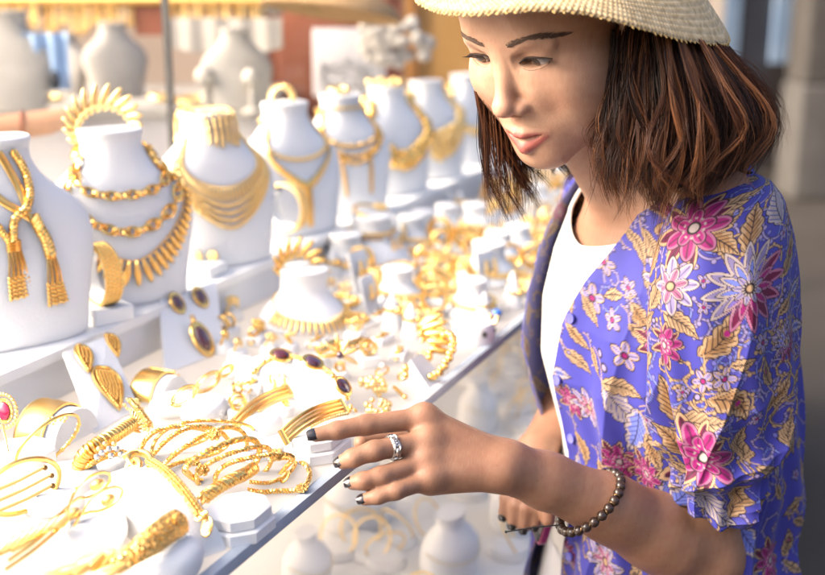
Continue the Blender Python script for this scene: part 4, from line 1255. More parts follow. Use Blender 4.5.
# fan of gold rods and the stone necklace right of the arch
p = Piece('star_brooch', 'spiky pale gold brooch right of the white arch top', 'brooch', 342, 352, .03)
for i, an in enumerate((20, 62, 100, 140, 185, -25)):
    m = p.mb(); d_ = CR * math.cos(R(an)) + CU * math.sin(R(an)); m.ball((0, 0, 0), (.013, .0032, .0026), 10, 7, frame(at(340, 355, .032) + d_ * .012, d_ - CF * .1)); p.add('spike', m, GOLD2 if i % 2 else GOLD)
m = p.mb(); m.ball(at(340, 355, .034), .0045, 10, 8); p.add('stone', m, VIO)
p = Piece('bow_brooch', 'dark gold ribbon brooch below the low display neck', 'brooch', 352, 342, .025)
m = p.mb(); m.tube(trace([(322, 352, .03), (336, 342, .034), (350, 345, .032), (362, 338, .03), (368, 348, .026)], 24), [.0022 + .003 * abs(math.sin(i * .4)) for i in range(24)], 8, flat=.5); p.add('ribbon', m, GOLD)
# bits along the shelf edge, right of the fingertip
def blob(px, py, h, rpx, label, n, mt, cat='brooch', name='bead_brooch', grp=None):
    p = Piece(name, label, cat, px, py, h, grp); m = p.mb(); a = size(px, py, h, rpx)
    for i in range(n):
        q = rng.uniform(0, 2 * PI); u = math.sqrt(rng.uniform(0, 1))
        m.ball(at(px, py, h) + CR * a * u * math.cos(q) + CU * a * u * .75 * math.sin(q) - CF * .004 * (1 - u), a * rng.uniform(.2, .34), 8, 6)
    p.add('beads', m, mt)
blob(373, 386, .012, 13, 'domed pale gold bead brooch above the knuckles', 26, GOLD2)
blob(378, 408, .012, 12, 'domed pale gold bead brooch just above the index finger', 22, GOLD2)
blob(352, 409, .016, 7, 'small gold bead cluster beside the index finger knuckle', 12, GOLD)
p = Piece('stone_ring', 'gold ring with two balls above the hand', 'ring', 406, 372, .012)
m = p.mb(); m.torus(.008, .0016, 20, 7, tilt(404, 374, .010, 40, .5)); p.add('band', m, GOLD)
m = p.mb(); m.ball(at(406, 368, .018), .005, 10, 8); m.ball(at(406, 375, .016), .0042, 10, 8); p.add('balls', m, GOLD)
p = Piece('stone_ring', 'thin gold ring with a pale stone left of the two ball ring', 'ring', 382, 369, .012)
m = p.mb(); m.torus(.008, .0014, 20, 7, tilt(382, 371, .010, 20, .5)); p.add('band', m, GOLD)
m = p.mb(); m.ball(at(383, 366, .018), .0042, 10, 8); p.add('stone', m, CLEAR)
p = Piece('gold_stick_pin', 'short gold pin lying by the shelf edge above the hand', 'pin', 401, 392, .006)
m = p.mb(); m.tube([at(394, 387, .004), at(404, 396, .004)], .0022, 8); m.ball(at(405, 397, .005), .003, 8, 6); p.add('pin', m, GOLD)
p = Piece('white_wedge', 'pale grey wedge shaped ring holder by the shelf edge', 'ring holder', 428, 382, 0)
q = at(424, 381, 0); m = p.mb(); F_ = frame(q, DV); m.add([F_ @ Vector(v) for v in ((-.02, -.015, 0), (.02, -.015, 0), (.02, .02, 0), (-.02, .02, 0), (-.012, .012, .028), (.018, .012, .028))], [(0, 3, 2, 1), (0, 1, 5, 4), (2, 3, 4, 5), (0, 4, 3), (1, 2, 5)]); p.add('wedge', m, GREYM, smooth=False)
p = Piece('bead_bracelet', 'gold bead bracelet standing on edge right of the grey wedge', 'bracelet', 442, 350, .03)
M = tilt(440, 356, .028, 62, .38, 1); a = size(440, 356, .028, 24)
m = p.mb()
for i in range(34): m.ball(M @ Vector((a * math.cos(2 * PI * i / 34), a * math.sin(2 * PI * i / 34), .002 * (i % 2))), .0046, 8, 6)
p.add('beads', m, GOLD)
bk = at(434, 342, .03)
t = thing('ribbed_cuff', 'gold cuff of thick dark gapped ribs right of the low display necks', 'bracelet', bk, (R(80), 0, CANG + R(40)))
m = MB(); ribbed_cuff(m, .024, .036, R(0), R(185), 9, .0042, .25, .25, .3); m.build('band', GOLD, t)
# white ring box with dark slots and a blue speck
p = Piece('ring_box', 'round white ring box with dark slots near the shelf edge', 'ring box', 476, 335, 0)
q = at(474, 342, 0); F_ = frame(q, DV)
m = p.mb(); m.lathe([(.025, 0), (.0265, .003), (.0265, .020), (.023, .027), (.014, .030), (.001, .031)], 32, F_); p.add('box', m, WHITE)
m = p.mb()
for a in (-.6, .1): m.box((.02 * math.sin(a), -.0245, .018), (.004, .006, .006), F_ @ Matrix.Rotation(a * .5, 4, 'Z'))
p.add('slot', m, BLACKM)
p = Piece('blue_stone_ring', 'gold ring with a bright blue stone by the far shelf edge', 'ring', 496, 316, .02)
m = p.mb(); m.torus(.010, .0028, 20, 7, tilt(492, 320, .016, 60, .5)); p.add('band', m, GOLD)
m = p.mb(); m.ball(at(497, 313, .026), (.007, .005, .005), 10, 8); p.add('stone', m, mat('blue stone', (.03, .16, .60), .1, coat=1))

# ------------------------------------------------------------------ blurred jewellery farther along the shelf
GF = 'blurred gold jewellery far along the shelf'
taken = [sw(at(x, y, 0)) for x, y in ((305, 322), (372, 262), (434, 348), (474, 342), (442, 356), (342, 352))]
def free(s, w, d):
    return all(math.hypot(s - a, w - b) > d for a, b in taken)
protos = {}
LB = {'card': ('white earring card among the blurred jewellery far along the shelf', 'earring card'),
      'bang': ('upright gold bangle among the blurred jewellery far along the shelf', 'bracelet'),
      'heap': ('heap of gold beads among the blurred jewellery far along the shelf', 'bead strand'),
      'neck': ('low white display neck with gold collar among the blurred jewellery', 'display neck'),
      'cone': ('white ring cone with a gold ring among the blurred jewellery', 'ring holder'),
      'loop': ('flat gold chain loop among the blurred jewellery far along the shelf', 'bracelet')}
def proto(kind):
    lab, cat = LB[kind]
    t = thing({'card': 'earring_card', 'bang': 'gold_bangle', 'heap': 'bead_strand', 'neck': 'display_neck', 'cone': 'ring_cone', 'loop': 'chain_bracelet'}[kind], lab, cat, (0, 0, 0), (0, 0, 0), GF)
    if kind == 'card':
        m = MB(); m.box((0, 0, .035), (.045, .004, .07), Matrix.Rotation(R(-14), 4, 'X')); m.build('card', WHITE, t, False)
        for x in (-.011, .011):
            m = MB(); m.ball((x, -.002, .05), (.005, .003, .007), 8, 6); m.ball((x, -.004, .036), (.007, .004, .011), 8, 6); m.build('earring', GOLD2, t)
    if kind == 'bang':
        m = MB(); m.box((0, 0, .006), (.04, .05, .012), bev=.001); m.build('stand', WHITE, t)
        for q in range(3):
            m = MB(); m.torus(.031, .0036, 30, 7, Matrix.Translation((.009 * (q - 1), 0, .044)) @ Matrix.Rotation(PI / 2, 4, 'Y')); m.build('ring', (GOLD, GOLD2, GOLDH)[q], t)
    if kind == 'heap':
        m = MB()
        for i in range(60):
            a = rng.uniform(0, 2 * PI); u = rng.uniform(0, 1)
            m.ball((.04 * u * math.cos(a), .032 * u * math.sin(a), .006 + .02 * (1 - u) * rng.uniform(.3, 1)), rng.uniform(.0045, .008), 7, 5)
        m.build('beads', GOLD2, t)
    if kind == 'neck':
        small_bust_mesh(.9).build('neck', WHITE, t)
        m = MB()
        for i in range(36): m.ball(sb_pt(-2.4 + 4.8 * i / 35, .020 + .012 * abs(i / 17.5 - 1), .003, .9), .0058, 7, 5)
        m.build('collar', GOLD2, t)
    if kind == 'cone':
        m = MB(); m.lathe([(.017, 0), (.016, .003), (.011, .035), (.002, .055)], 18); m.build('cone', WHITE2, t)
        m = MB(); m.torus(.0118, .0032, 20, 7, Matrix.Translation((0, 0, .03))); m.ball((0, -.013, .03), .007, 8, 6); m.build('ring', GOLD, t)
    if kind == 'loop':
        m = MB(); m.box((0, 0, .005), (.06, .07, .010), bev=.001); m.build('pad', WHITE, t)
        m = MB(); rope(m, [(.024 * math.cos(a), .03 * math.sin(a), .0145) for a in np.linspace(0, 2 * PI, 50)], .0022, .0028, .010, 2, 6, 7); m.build('rope', GOLD, t)
    return t
kinds = ['bang', 'heap', 'loop', 'card', 'neck', 'cone', 'heap', 'bang', 'loop']
n_far = 0
for i in range(6000):
    s_ = rng.uniform(.40, 2.0); w_ = rng.uniform(.03, .345)
    if s_ < .62 and (w_ > .27 or w_ < .10 and s_ < .50): continue
    if not free(s_, w_, .041): continue
    x, y = to_px(P(s_, w_, .02))
    if x < 318 or y > 385: continue
    if y > 350 and x < 400: continue
    kind = kinds[n_far % len(kinds)]
    if w_ < .06 and kind in ('neck',): kind = 'heap'
    if kind not in protos: protos[kind] = t = proto(kind)
    else: t = copy_tree(protos[kind])
    t.location = P(s_, w_, .0004)
    t.rotation_euler = (0, 0, CANG + rng.uniform(-.7, .7))
    k = rng.uniform(.66, .9) * (.78 if kind == 'bang' else 1); t.scale = (k, k, k)
    taken.append((s_, w_)); n_far += 1
    if n_far >= 190: break
GM = 'small gold pieces between the display necks and the white arch'
named = [sw(at(x, y, 0)) for x, y in ((281, 368), (313, 376), (343, 395), (300, 388), (265, 375), (340, 358), (322, 355), (360, 348), (373, 390), (378, 411), (352, 412), (406, 378), (382, 374), (401, 395), (428, 384), (233, 328), (257, 350), (270, 358), (225, 360), (238, 364), (190, 366), (215, 352), (208, 395), (228, 375), (184, 400), (205, 420), (240, 380), (263, 440), (260, 410), (310, 420), (330, 400))]
protos2 = {}
def small(kind):
    lab, cat, nm = {'cup': ('small gold knot on a white button between the white arch and the display necks', 'ring', 'knot_ring'), 'hoop': ('tiny gold hoop standing on a white block near the white arch', 'earring', 'hoop_earring'), 'bar': ('small flat gold link strip on a white block near the white arch', 'bracelet', 'link_bracelet')}[kind]
    t = thing(nm, lab, cat, (0, 0, 0), (0, 0, 0), GM)
    if kind == 'cup':
        m = MB(); m.lathe([(.013, 0), (.0135, .003), (.011, .010), (.004, .012), (.001, .012)], 20); m.build('button', WHITE2, t)
        m = MB(); m.torus(.0062, .0022, 18, 7, Matrix.Translation((0, 0, .0155)) @ Matrix.Rotation(R(55), 4, 'X')); m.build('ring', GOLD, t)
        m = MB()
        for i in range(5): m.ball((.0035 * math.cos(i * 1.256), -.004 + .0035 * math.sin(i * 1.256), .0225), .0026, 7, 5)
        m.build('knot', GOLD2, t)
    if kind == 'hoop':
        m = MB(); m.box((0, 0, .006), (.026, .022, .012), bev=.001); m.build('block', WHITE, t)
        for x in (-.006, .006):
            m = MB(); m.torus(.0075, .0017, 20, 7, Matrix.Translation((x, 0, .0205)) @ Matrix.Rotation(R(80), 4, 'Y')); m.build('hoop', GOLD, t)
    if kind == 'bar':
        m = MB(); m.box((0, 0, .005), (.040, .020, .010), bev=.001); m.build('block', WHITE2, t)
        m = MB(); link_along(m, [Vector((-.022 + .044 * i / 12, .002 * math.sin(i), .0125 - .00018 * (i - 6) ** 2)) for i in range(13)], .0042, .0012, .006, 1.3, 12, 6, .4); m.build('links', GOLD, t)
    return t
n_small = 0
for i in range(5000):
    s_ = rng.uniform(.05, .75); w_ = rng.uniform(.03, .34)
    x, y = to_px(P(s_, w_, .01))
    if not (214 < x < 470 and 262 < y < 412): continue
    if not free(s_, w_, .036) or any(math.hypot(s_ - a, w_ - b) < .031 for a, b in named): continue
    if math.hypot(s_ - taken[0][0], w_ - taken[0][1]) < .098 or math.hypot(s_ - taken[1][0], w_ - taken[1][1]) < .078: continue
    kind = ('cup', 'bar', 'hoop')[n_small % 3]
    if kind not in protos2: protos2[kind] = t = small(kind)
    else: t = copy_tree(protos2[kind])
    t.location = P(s_, w_, .0004); t.rotation_euler = (0, 0, CANG + rng.uniform(-.8, .8))
    k = rng.uniform(.85, 1.15); t.scale = (k, k, k)
    taken.append((s_, w_)); n_small += 1
    if n_small >= 60: break
print('far pieces', n_far, 'small pieces', n_small)

# ------------------------------------------------------------------ lower shelf seen through the open front
GL = 'white display busts on the lower shelf'
LOWZ = TRAY - .372
lb = None
spots = [(.06, .10), (.26, .05), (.47, .08), (.66, .05), (.86, .08), (.16, .26), (.36, .25), (.57, .27), (.78, .26), (1.0, .24), (1.08, .06), (1.3, .1), (-.10, .22), (1.5, .22), (1.7, .08)]
for i, (s_, w_) in enumerate(spots):
    if lb is None:
        lb = thing('display_bust', 'small white bust with a gold chain, blurred on the lower shelf', 'display bust', (0, 0, 0), (0, 0, 0), GL)
        m = MB()
        prof = [(.060, 0), (.063, .004), (.066, .04), (.064, .07), (.052, .09), (.036, .102), (.031, .112), (.031, .128), (.034, .132), (.034, .136), (.001, .137)]
        m.lathe(prof, 40, sx=1, sy=.75); m.build('bust', WHITE, lb)
        m = MB()
        rope(m, [Vector((.067 * math.sin(a), -.052 * math.cos(a), .05 + .030 * abs(a / 1.9) ** 1.4)) for a in np.linspace(-1.9, 1.9, 50)], .0009, .0011, .005, 2, 5, 6); m.build('chain', mat('champagne chain', (.86, .78, .62), .45, .6), lb)
        t = lb
    else: t = copy_tree(lb)
    t.location = P(s_, w_, 0); t.location.z = LOWZ + .0004
    t.rotation_euler = (0, 0, CANG + rng.uniform(-.3, .3))
    k = rng.uniform(.55, .95); t.scale = (k * rng.uniform(.9, 1.2), k, k * rng.uniform(.7, 1.0))
lc = None
for i in range(90):
    s_, w_ = rng.uniform(.02, 1.7), rng.uniform(.0, .34)
    if any(math.hypot(s_ - a, w_ - b) < .085 for a, b in spots): continue
    if lc is None:
        lc = thing('silver_bangle', 'pale bangle on a white pad, blurred on the lower shelf', 'bracelet', (0, 0, 0), (0, 0, 0), 'pale bangles on the lower shelf')
        m = MB(); m.lathe([(.03, 0), (.031, .004), (.027, .014), (.001, .016)], 24); m.build('pad', WHITE2, lc)
        m = MB(); m.torus(.03, .0016, 28, 7, Matrix.Translation((0, 0, .030)) @ Matrix.Rotation(R(62), 4, 'X')); m.build('ring', GOLD2, lc)
        t = lc
    else: t = copy_tree(lc)
    t.location = P(s_, w_, 0); t.location.z = LOWZ + .0004
    t.rotation_euler = (0, 0, rng.uniform(0, 6))
# ================================================================== the woman
class Field:
    """a distance field on a box grid, with smooth unions evaluated only near each primitive"""
    def __init__(self, lo, hi, h):
        self.lo = np.array(lo, float); self.h = h
        self.n = np.maximum(4, np.ceil((np.array(hi) - self.lo) / h).astype(int) + 1)
        self.f = np.full(self.n, .05, np.float32)
    def window(self, lo, hi):
        a = np.clip(np.floor((np.array(lo) - self.lo) / self.h).astype(int), 0, self.n - 1)
        b = np.clip(np.ceil((np.array(hi) - self.lo) / self.h).astype(int) + 1, 1, self.n)
        sl = tuple(slice(int(x), int(max(y, x + 1))) for x, y in zip(a, b))
        ax = [(self.lo[i] + self.h * np.arange(sl[i].start, sl[i].stop)).astype(np.float32) for i in range(3)]
        return sl, ax[0][:, None, None], ax[1][None, :, None], ax[2][None, None, :]
    def mix(self, sl, d, k, mode):
        a = self.f[sl]
        if mode == 'add':
            r = np.minimum(a, d)
            if k: hh = np.maximum(k - np.abs(a - d), 0) / k; r = r - hh * hh * k * .25
        else:
            d = -d
            r = np.maximum(a, d)
            if k: hh = np.maximum(k - np.abs(a - d), 0) / k; r = r + hh * hh * k * .25
        self.f[sl] = r
    def cone(self, a, b, ra, rb, k=.006, mode='add'):
        a = np.array(a, np.float32); b = np.array(b, np.float32)
        pad = max(ra, rb) + k + 3 * self.h
        sl, X, Y, Z = self.window(np.minimum(a, b) - pad, np.maximum(a, b) + pad)
        d = b - a; L2 = float(d @ d) or 1e-9
        t = np.clip(((X - a[0]) * d[0] + (Y - a[1]) * d[1] + (Z - a[2]) * d[2]) / L2, 0, 1)
        q = np.sqrt((X - a[0] - t * d[0]) ** 2 + (Y - a[1] - t * d[1]) ** 2 + (Z - a[2] - t * d[2]) ** 2)
        self.mix(sl, q - (ra + (rb - ra) * t), k, mode)
    def ell(self, c, r, k=.006, mode='add', rot=None):
        c = np.array(c, np.float32); r = np.array(r, np.float32)
        pad = float(r.max()) + k + 3 * self.h
        sl, X, Y, Z = self.window(c - pad, c + pad)
        x, y, z = X - c[0], Y - c[1], Z - c[2]
        if rot is not None:
            x, y, z = (rot[0][i] * x + rot[1][i] * y + rot[2][i] * z for i in range(3))
        k0 = np.sqrt((x / r[0]) ** 2 + (y / r[1]) ** 2 + (z / r[2]) ** 2)
        k1 = np.sqrt((x / r[0] ** 2) ** 2 + (y / r[1] ** 2) ** 2 + (z / r[2] ** 2) ** 2)
        self.mix(sl, k0 * (k0 - 1) / np.maximum(k1, 1e-6), k, mode)
    def mesh(self):
        f = self.f; n = self.n
        s = f < 0
        c = s[:-1, :-1, :-1]
        allin = c.copy(); anyin = c.copy()
        for dx in (0, 1):
            for dy in (0, 1):
                for dz in (0, 1):
                    q = s[dx:n[0] - 1 + dx, dy:n[1] - 1 + dy, dz:n[2] - 1 + dz]
                    allin &= q; anyin |= q
        act = anyin & ~allin
        I = np.argwhere(act)
        idx = np.full(act.shape, -1, np.int32); idx[act] = np.arange(len(I))
        acc = np.zeros((len(I), 3)); cnt = np.zeros(len(I))
        cor = [(dx, dy, dz) for dx in (0, 1) for dy in (0, 1) for dz in (0, 1)]
        for p in cor:
            for ax in range(3):
                if p[ax]: continue
                q = list(p); q[ax] = 1
                a = f[I[:, 0] + p[0], I[:, 1] + p[1], I[:, 2] + p[2]]; b = f[I[:, 0] + q[0], I[:, 1] + q[1], I[:, 2] + q[2]]
                m = (a < 0) != (b < 0)
                t = np.where(m, a / np.where(m, a - b, 1), 0)
                for j in range(3):
                    acc[:, j] += np.where(m, p[j] + (t if j == ax else 0), 0)
                cnt += m
        V = (I + acc / np.maximum(cnt, 1)[:, None]) * self.h + self.lo
        F = []
        for ax in range(3):
            sl0 = [slice(None)] * 3; sl1 = [slice(None)] * 3
            sl0[ax] = slice(0, -1); sl1[ax] = slice(1, None)
            ch = s[tuple(sl0)] != s[tuple(sl1)]
            o1, o2 = [(1, 2), (2, 0), (0, 1)][ax]
            E = np.argwhere(ch)
            ok = (E[:, o1] > 0) & (E[:, o2] > 0) & (E[:, o1] < n[o1] - 1) & (E[:, o2] < n[o2] - 1)
            E = E[ok]
            def g(a, b):
                q = E.copy(); q[:, o1] += a; q[:, o2] += b
                return idx[q[:, 0], q[:, 1], q[:, 2]]
            quad = np.stack([g(-1, -1), g(0, -1), g(0, 0), g(-1, 0)], 1)
            ins = s[E[:, 0], E[:, 1], E[:, 2]]
            quad[~ins] = quad[~ins][:, ::-1]
            F.append(quad)
        F = np.concatenate(F); F = F[(F >= 0).all(1)]
        return V, F
def relax(V, F, it=2, lam=.5):
    for _ in range(it):
        A = np.zeros_like(V); c = np.zeros(len(V))
        for i in range(4):
            a, b = F[:, i], F[:, (i + 1) % 4]
            np.add.at(A, a, V[b]); np.add.at(A, b, V[a]); np.add.at(c, a, 1); np.add.at(c, b, 1)
        V = V + lam * (A / np.maximum(c, 1)[:, None] - V)
    return V

# ---- frames
yaw_, pit_ = R(42.9), R(26.6)
HF = Vector((-math.sin(yaw_) * math.cos(pit_), -math.cos(yaw_) * math.cos(pit_), -math.sin(pit_)))
HR = Vector((-math.cos(yaw_), math.sin(yaw_), 0))            # her right
HU = HR.cross(HF)
HEADM = Matrix((HR, HF, HU)).transposed().to_4x4()
HEADM.translation = Vector((.1337, 1.0999, 1.5000))
HINV = HEADM.inverted()
def H(x, y, z): return HEADM @ Vector((x, y, z))
TC = Vector((.272, 1.20, 0))
TF = Vector((-.966, -.26, 0)).normalized()
TL = Vector((-TF.y, TF.x, 0))                                # her left, towards the camera
TL = TL if TL.y < 0 else -TL
SEC = np.array([(.70, .115, .17, 0), (.82, .112, .165, 0), (.95, .092, .135, 0), (1.04, .095, .135, 0), (1.13, .108, .140, .012), (1.19, .106, .148, .012), (1.24, .096, .152, .008), (1.285, .082, .150, .002), (1.315, .070, .135, -.004), (1.338, .060, .105, -.008), (1.36, .056, .070, -.008), (1.39, .052, .056, -.012)])
def torso(th, z, off=0.0, wide=1.0):
    """th from the front towards her left"""
    a, b, c = (np.interp(z, SEC[:, 0], SEC[:, i]) for i in (1, 2, 3))
    a, b = a + off, b + off * wide
    return TC + TF * (c + a * math.cos(th)) + TL * (b * math.sin(th)) + Vector((0, 0, z))

# ---- head, neck and upper chest in one field (head coordinates)
HF_ = Field((-.20, -.26, -.40), (.15, .135, .135), .00125)
D = HF_
D.ell((0, -.014, .036), (.074, .098, .083), 0)
D.ell((0, .036, .040), (.060, .050, .050), .03)
D.ell((0, .028, -.030), (.061, .056, .078), .03)
for s in (-1, 1):
    D.ell((s * .040, .050, -.027), (.026, .030, .024), .02)
    D.cone((s * .053, .006, -.072), (s * .013, .062, -.1035), .017, .016, .024)
    D.ell((s * .046, .034, -.054), (.021, .036, .033), .022)
D.ell((0, .068, -.104), (.017, .014, .013), .018)
D.ell((0, .062, -.072), (.032, .026, .029), .022)
D.cone((-.030, .074, .020), (.030, .074, .020), .012, .012, .014)
EZ = .0000                 # height of the opening between the lids
for s in (-1, 1):          # eye sockets
    D.ell((s * .0315, .094, .003), (.0190, .018, .0110), .012, 'sub')
for s in (-1, 1): D.ell((s * .0205, .0735, -.026), (.013, .014, .021), .016)
D.cone((0, .080, .012), (0, .1015, -.033), .0064, .0076, .015)     # nose
D.ell((0, .1030, -.0365), (.0094, .0090, .0084), .008)
for s in (-1, 1):
    D.ell((s * .0115, .0920, -.0420), (.0062, .0086, .0062), .006)
D.cone((0, .086, -.053), (0, .100, -.043), .004, .004, .004)
for s in (-1, 1):
    D.ell((s * .0062, .0960, -.0490), (.0030, .0046, .0028), .0025, 'sub')
    EC = (s * .0318, .0680, .0036)
    D.ell(EC, (.0158, .0143, .0143), .005)             # lid dome over the eyeball
    D.cone((s * .018, .083, .0150), (s * .047, .072, .0140), .0035, .003, .007)
    # opening between the lids, an almond
    for q in np.linspace(-1, 1, 9):
        w = (1 - q * q)
        D.cone((s * (.0315 + q * .0148), .100, EZ + .0008 * q - .0006 * w), (s * (.0313 + q * .0134), .073, EZ + .0008 * q), .0004 + .0050 * w ** .75, .0004 + .0050 * w ** .75, 0, 'sub')
# mouth
for s in (-1, 1):
    D.cone((s * .0035, .0905, -.0708), (s * .0245, .0795, -.0722), .0050, .0022, .004)
    D.cone((s * .0012, .0890, -.0866), (s * .0225, .0800, -.0760), .0062, .0024, .004)
    D.cone((s * .0, .097, -.0786), (s * .0205, .083, -.0740), .0036, .0010, .0008, 'sub')
D.cone((0, .0945, -.058), (0, .0958, -.0655), .0020, .0022, .006, 'sub')
# ears
for s in (-1, 1):
    D.ell((s * .076, -.006, -.018), (.007, .017, .030), .006)
# neck and chest
def hl(p): return tuple(HINV @ Vector(p))
NB = Vector((.240, 1.185, 1.335))
D.cone((0, -.030, -.050), hl(NB), .050, .053, .02)
D.cone((0, .02, -.085), hl(NB + TF * .03), .028, .036, .02)
rt = np.array([[HR.dot(v), HF.dot(v), HU.dot(v)] for v in (TF, TL, Vector((0, 0, 1)))]).T
D.ell(hl(TC + Vector((0, 0, 1.215))), (.098, .150, .125), .03, 'add', rt)
for s in (-1, 1):
    D.cone(hl(NB + TL * .02 * s - Vector((0, 0, .01))), hl(TC + TL * .135 * s + Vector((0, 0, 1.30))), .032, .036, .03)
    D.cone(hl(TC + TF * .062 + TL * .014 * s + Vector((0, 0, 1.322))), hl(TC + TF * .035 + TL * .11 * s + Vector((0, 0, 1.335))), .008, .007, .012)
for s in (-1, 1):          # neck tendons
    D.cone((s * .05, -.02, -.07), hl(TC + TF * .068 + TL * .014 * -s + Vector((0, 0, 1.325))), .011, .006, .014)
V, F = D.mesh()
V = relax(V, F, 3, .5)
HV_local = V.copy()
Rm = np.array(HEADM.to_3x3()); tv = np.array(HEADM.translation)
bodyV = [V @ Rm.T + tv]; bodyF = [F]; base = len(V)
# skin tint per vertex: lips only
def lip_mask(P_):
    m = np.zeros(len(P_))
    for s in (-1, 1):
        for a, b, r in (((s * .002, .0925, -.0722), (s * .0248, .0798, -.0722), .0044), ((s * .001, .0912, -.0866), (s * .0235, .0802, -.0762), .0062)):
            a, b = np.array(a), np.array(b); d = b - a
            t = np.clip(((P_ - a) @ d) / (d @ d), 0, 1)
            q = np.linalg.norm((P_ - a - t[:, None] * d) * np.array([1, .55, 1]), axis=1) - r * (1 - .55 * t)
            m = np.maximum(m, np.clip(.5 - q / .0016, 0, 1))
    return m
lips = lip_mask(HV_local)
tint = [lips]
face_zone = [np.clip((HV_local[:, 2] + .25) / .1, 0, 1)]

# ---- left arm and hand
def Q(px, py, y): return at_y(px, py, y)
AL = Field((-.14, .88, .88), (.36, 1.14, 1.36), .00125)
def chain(fl, pts, rs, k):
    for (a, b), (ra, rb) in zip(zip(pts, pts[1:]), zip(rs, rs[1:])): fl.cone(a, b, ra, rb, k)
fing = {
    'index': ([Q(424, 418, .982), Q(366, 425, .962), Q(337, 430.5, .951), Q(316, 435, .946)], [.0102, .0092, .0080, .0066]),
    'middle': ([Q(428, 441, .968), Q(374, 451, .942), Q(353, 458, .936), Q(343, 462, .937)], [.0102, .0092, .0082, .0069]),
    'ring': ([Q(426, 461, .956), Q(381, 476.5, .930), Q(363, 481, .925), Q(353, 483, .926)], [.0096, .0087, .0077, .0065]),
    'pinky': ([Q(430, 479, .946), Q(396, 491, .923), Q(378, 496.5, .919), Q(365, 499.5, .919)], [.0088, .0077, .0068, .0057]),
}
th_ = ([Q(486, 452, .995), Q(436, 442, 1.015), Q(395, 441, 1.005), Q(362, 443, .985)], [.017, .0125, .0105, .008])
WR1, WR2 = Q(510, 461, .982), Q(500, 471, .968)
EL = Q(703, 553, 1.065); SH = Q(722, 215, 1.075)
# palm
for k_, (pts, rs) in fing.items():
    AL.cone(WR1 if k_ in ('index', 'middle') else WR2, pts[0], .0135, rs[0] * 1.05, .014)
AL.cone(WR1 * .6 + WR2 * .4, (fing['middle'][0][0] + fing['ring'][0][0]) / 2 + Vector((0, .006, -.006)), .0145, .0125, .014)
AL.cone(WR2, fing['pinky'][0][0] + Vector((0, .008, -.008)), .0135, .011, .012)
pal = AL.f.copy()
fin = np.full_like(AL.f, .05)
for k_, (pts, rs) in fing.items():
    AL.f[...] = .05
    chain(AL, pts, rs, .004)
    fin = np.minimum(fin, AL.f)
AL.f[...] = .05
chain(AL, *th_, .006)
thf = AL.f.copy()
k = .010
hh = np.maximum(k - np.abs(pal - fin), 0) / k
AL.f = (np.minimum(pal, fin) - hh * hh * k * .25).astype(np.float32)
hh = np.maximum(.008 - np.abs(AL.f - thf), 0) / .008
AL.f = (np.minimum(AL.f, thf) - hh * hh * .002).astype(np.float32)
for k_ in ('index', 'middle', 'ring', 'pinky'):                 # knuckles and tendons
    p0 = fing[k_][0][0]
    AL.ell(p0 + Vector((.001, -.001, .0015)), (.0084, .0084, .0078), .014)
    AL.cone(p0 + Vector((0, -.004, .006)), (WR1 if k_ in ('index', 'middle') else WR2) + Vector((0, -.004, .003)), .0050, .0040, .010)
for k_ in ('index', 'middle', 'ring', 'pinky'):
    pts, rs = fing[k_]
    for jn in (1, 2):
        ax_ = (pts[jn + 1] - pts[jn - 1]).normalized(); dd_ = Vector((-.1, -.62, .78)); dd_ = (dd_ - ax_ * dd_.dot(ax_)).normalized(); sd_ = ax_.cross(dd_)
        for o_ in (-.0032, 0, .0030):
            c_ = pts[jn] + ax_ * o_ + dd_ * rs[jn] * 1.16
            AL.cone(c_ - sd_ * rs[jn] * .55, c_ + sd_ * rs[jn] * .55, .0011, .0011, .0016, 'sub')
# forearm: two bones' width at the wrist, filling out to the elbow
AL.cone(WR1, Q(548, 476, 1.0), .0140, .0185, .016); AL.cone(WR2, Q(542, 488, .987), .0140, .0185, .016)
AL.cone(Q(525, 473, .985), Q(610, 508, 1.015), .0160, .028, .016)
AL.cone(Q(545, 478, .995), Q(668, 538, 1.047), .0195, .0355, .02)
AL.cone(Q(610, 508, 1.015), Q(665, 537, 1.045), .0295, .0355, .016)
AL.cone(Q(655, 530, 1.04), EL, .0355, .036, .016)
AL.ell(Q(712, 556, 1.065), (.033, .033, .033), .012)
AL.cone(EL, Q(712, 400, 1.075), .036, .040, .02)
AL.cone(Q(712, 400, 1.075), SH, .040, .044, .02)
V2, F2 = AL.mesh()
V2 = relax(V2, F2, 5, .5)
bodyV.append(V2); bodyF.append(F2 + base); base += len(V2)
tint.append(np.zeros(len(V2))); face_zone.append(np.zeros(len(V2)))
del pal, fin, thf, hh

# ---- right arm and hand (behind the left one)
RA = Field((.02, 1.06, .88), (.34, 1.46, 1.34), .002)
RS = TC - TL * .150 + Vector((0, 0, 1.29)); RE = Vector((.235, 1.36, 1.07)); RW = Q(536, 452, 1.20)
RA.cone(RS, RE, .042, .036, .02); RA.cone(RE, (RE + RW) / 2, .036, .030, .02); RA.cone((RE + RW) / 2, RW, .030, .021, .02)
RK = [Q(516, 484, 1.165), Q(524, 488, 1.155), Q(533, 491, 1.15), Q(541, 493, 1.15)]
for p_ in RK: RA.cone(RW, p_, .016, .0105, .012)
rtips = []
for i, (p_, (x, y, yy)) in enumerate(zip(RK, ((504, 514, 1.145), (513, 523, 1.135), (524, 527, 1.13), (535, 524, 1.13)))):
    m_ = Q(*[(a + b) / 2 for a, b in zip(((516, 484, 1.165), (524, 488, 1.155), (533, 491, 1.15), (541, 493, 1.15))[i], (x, y, yy))]) + Vector((-.003, -.006, .003))
    RA.cone(p_, m_, .0100, .0090, .003); RA.cone(m_, Q(x, y, yy), .0090, .0068, .003); rtips.append((m_, Q(x, y, yy)))
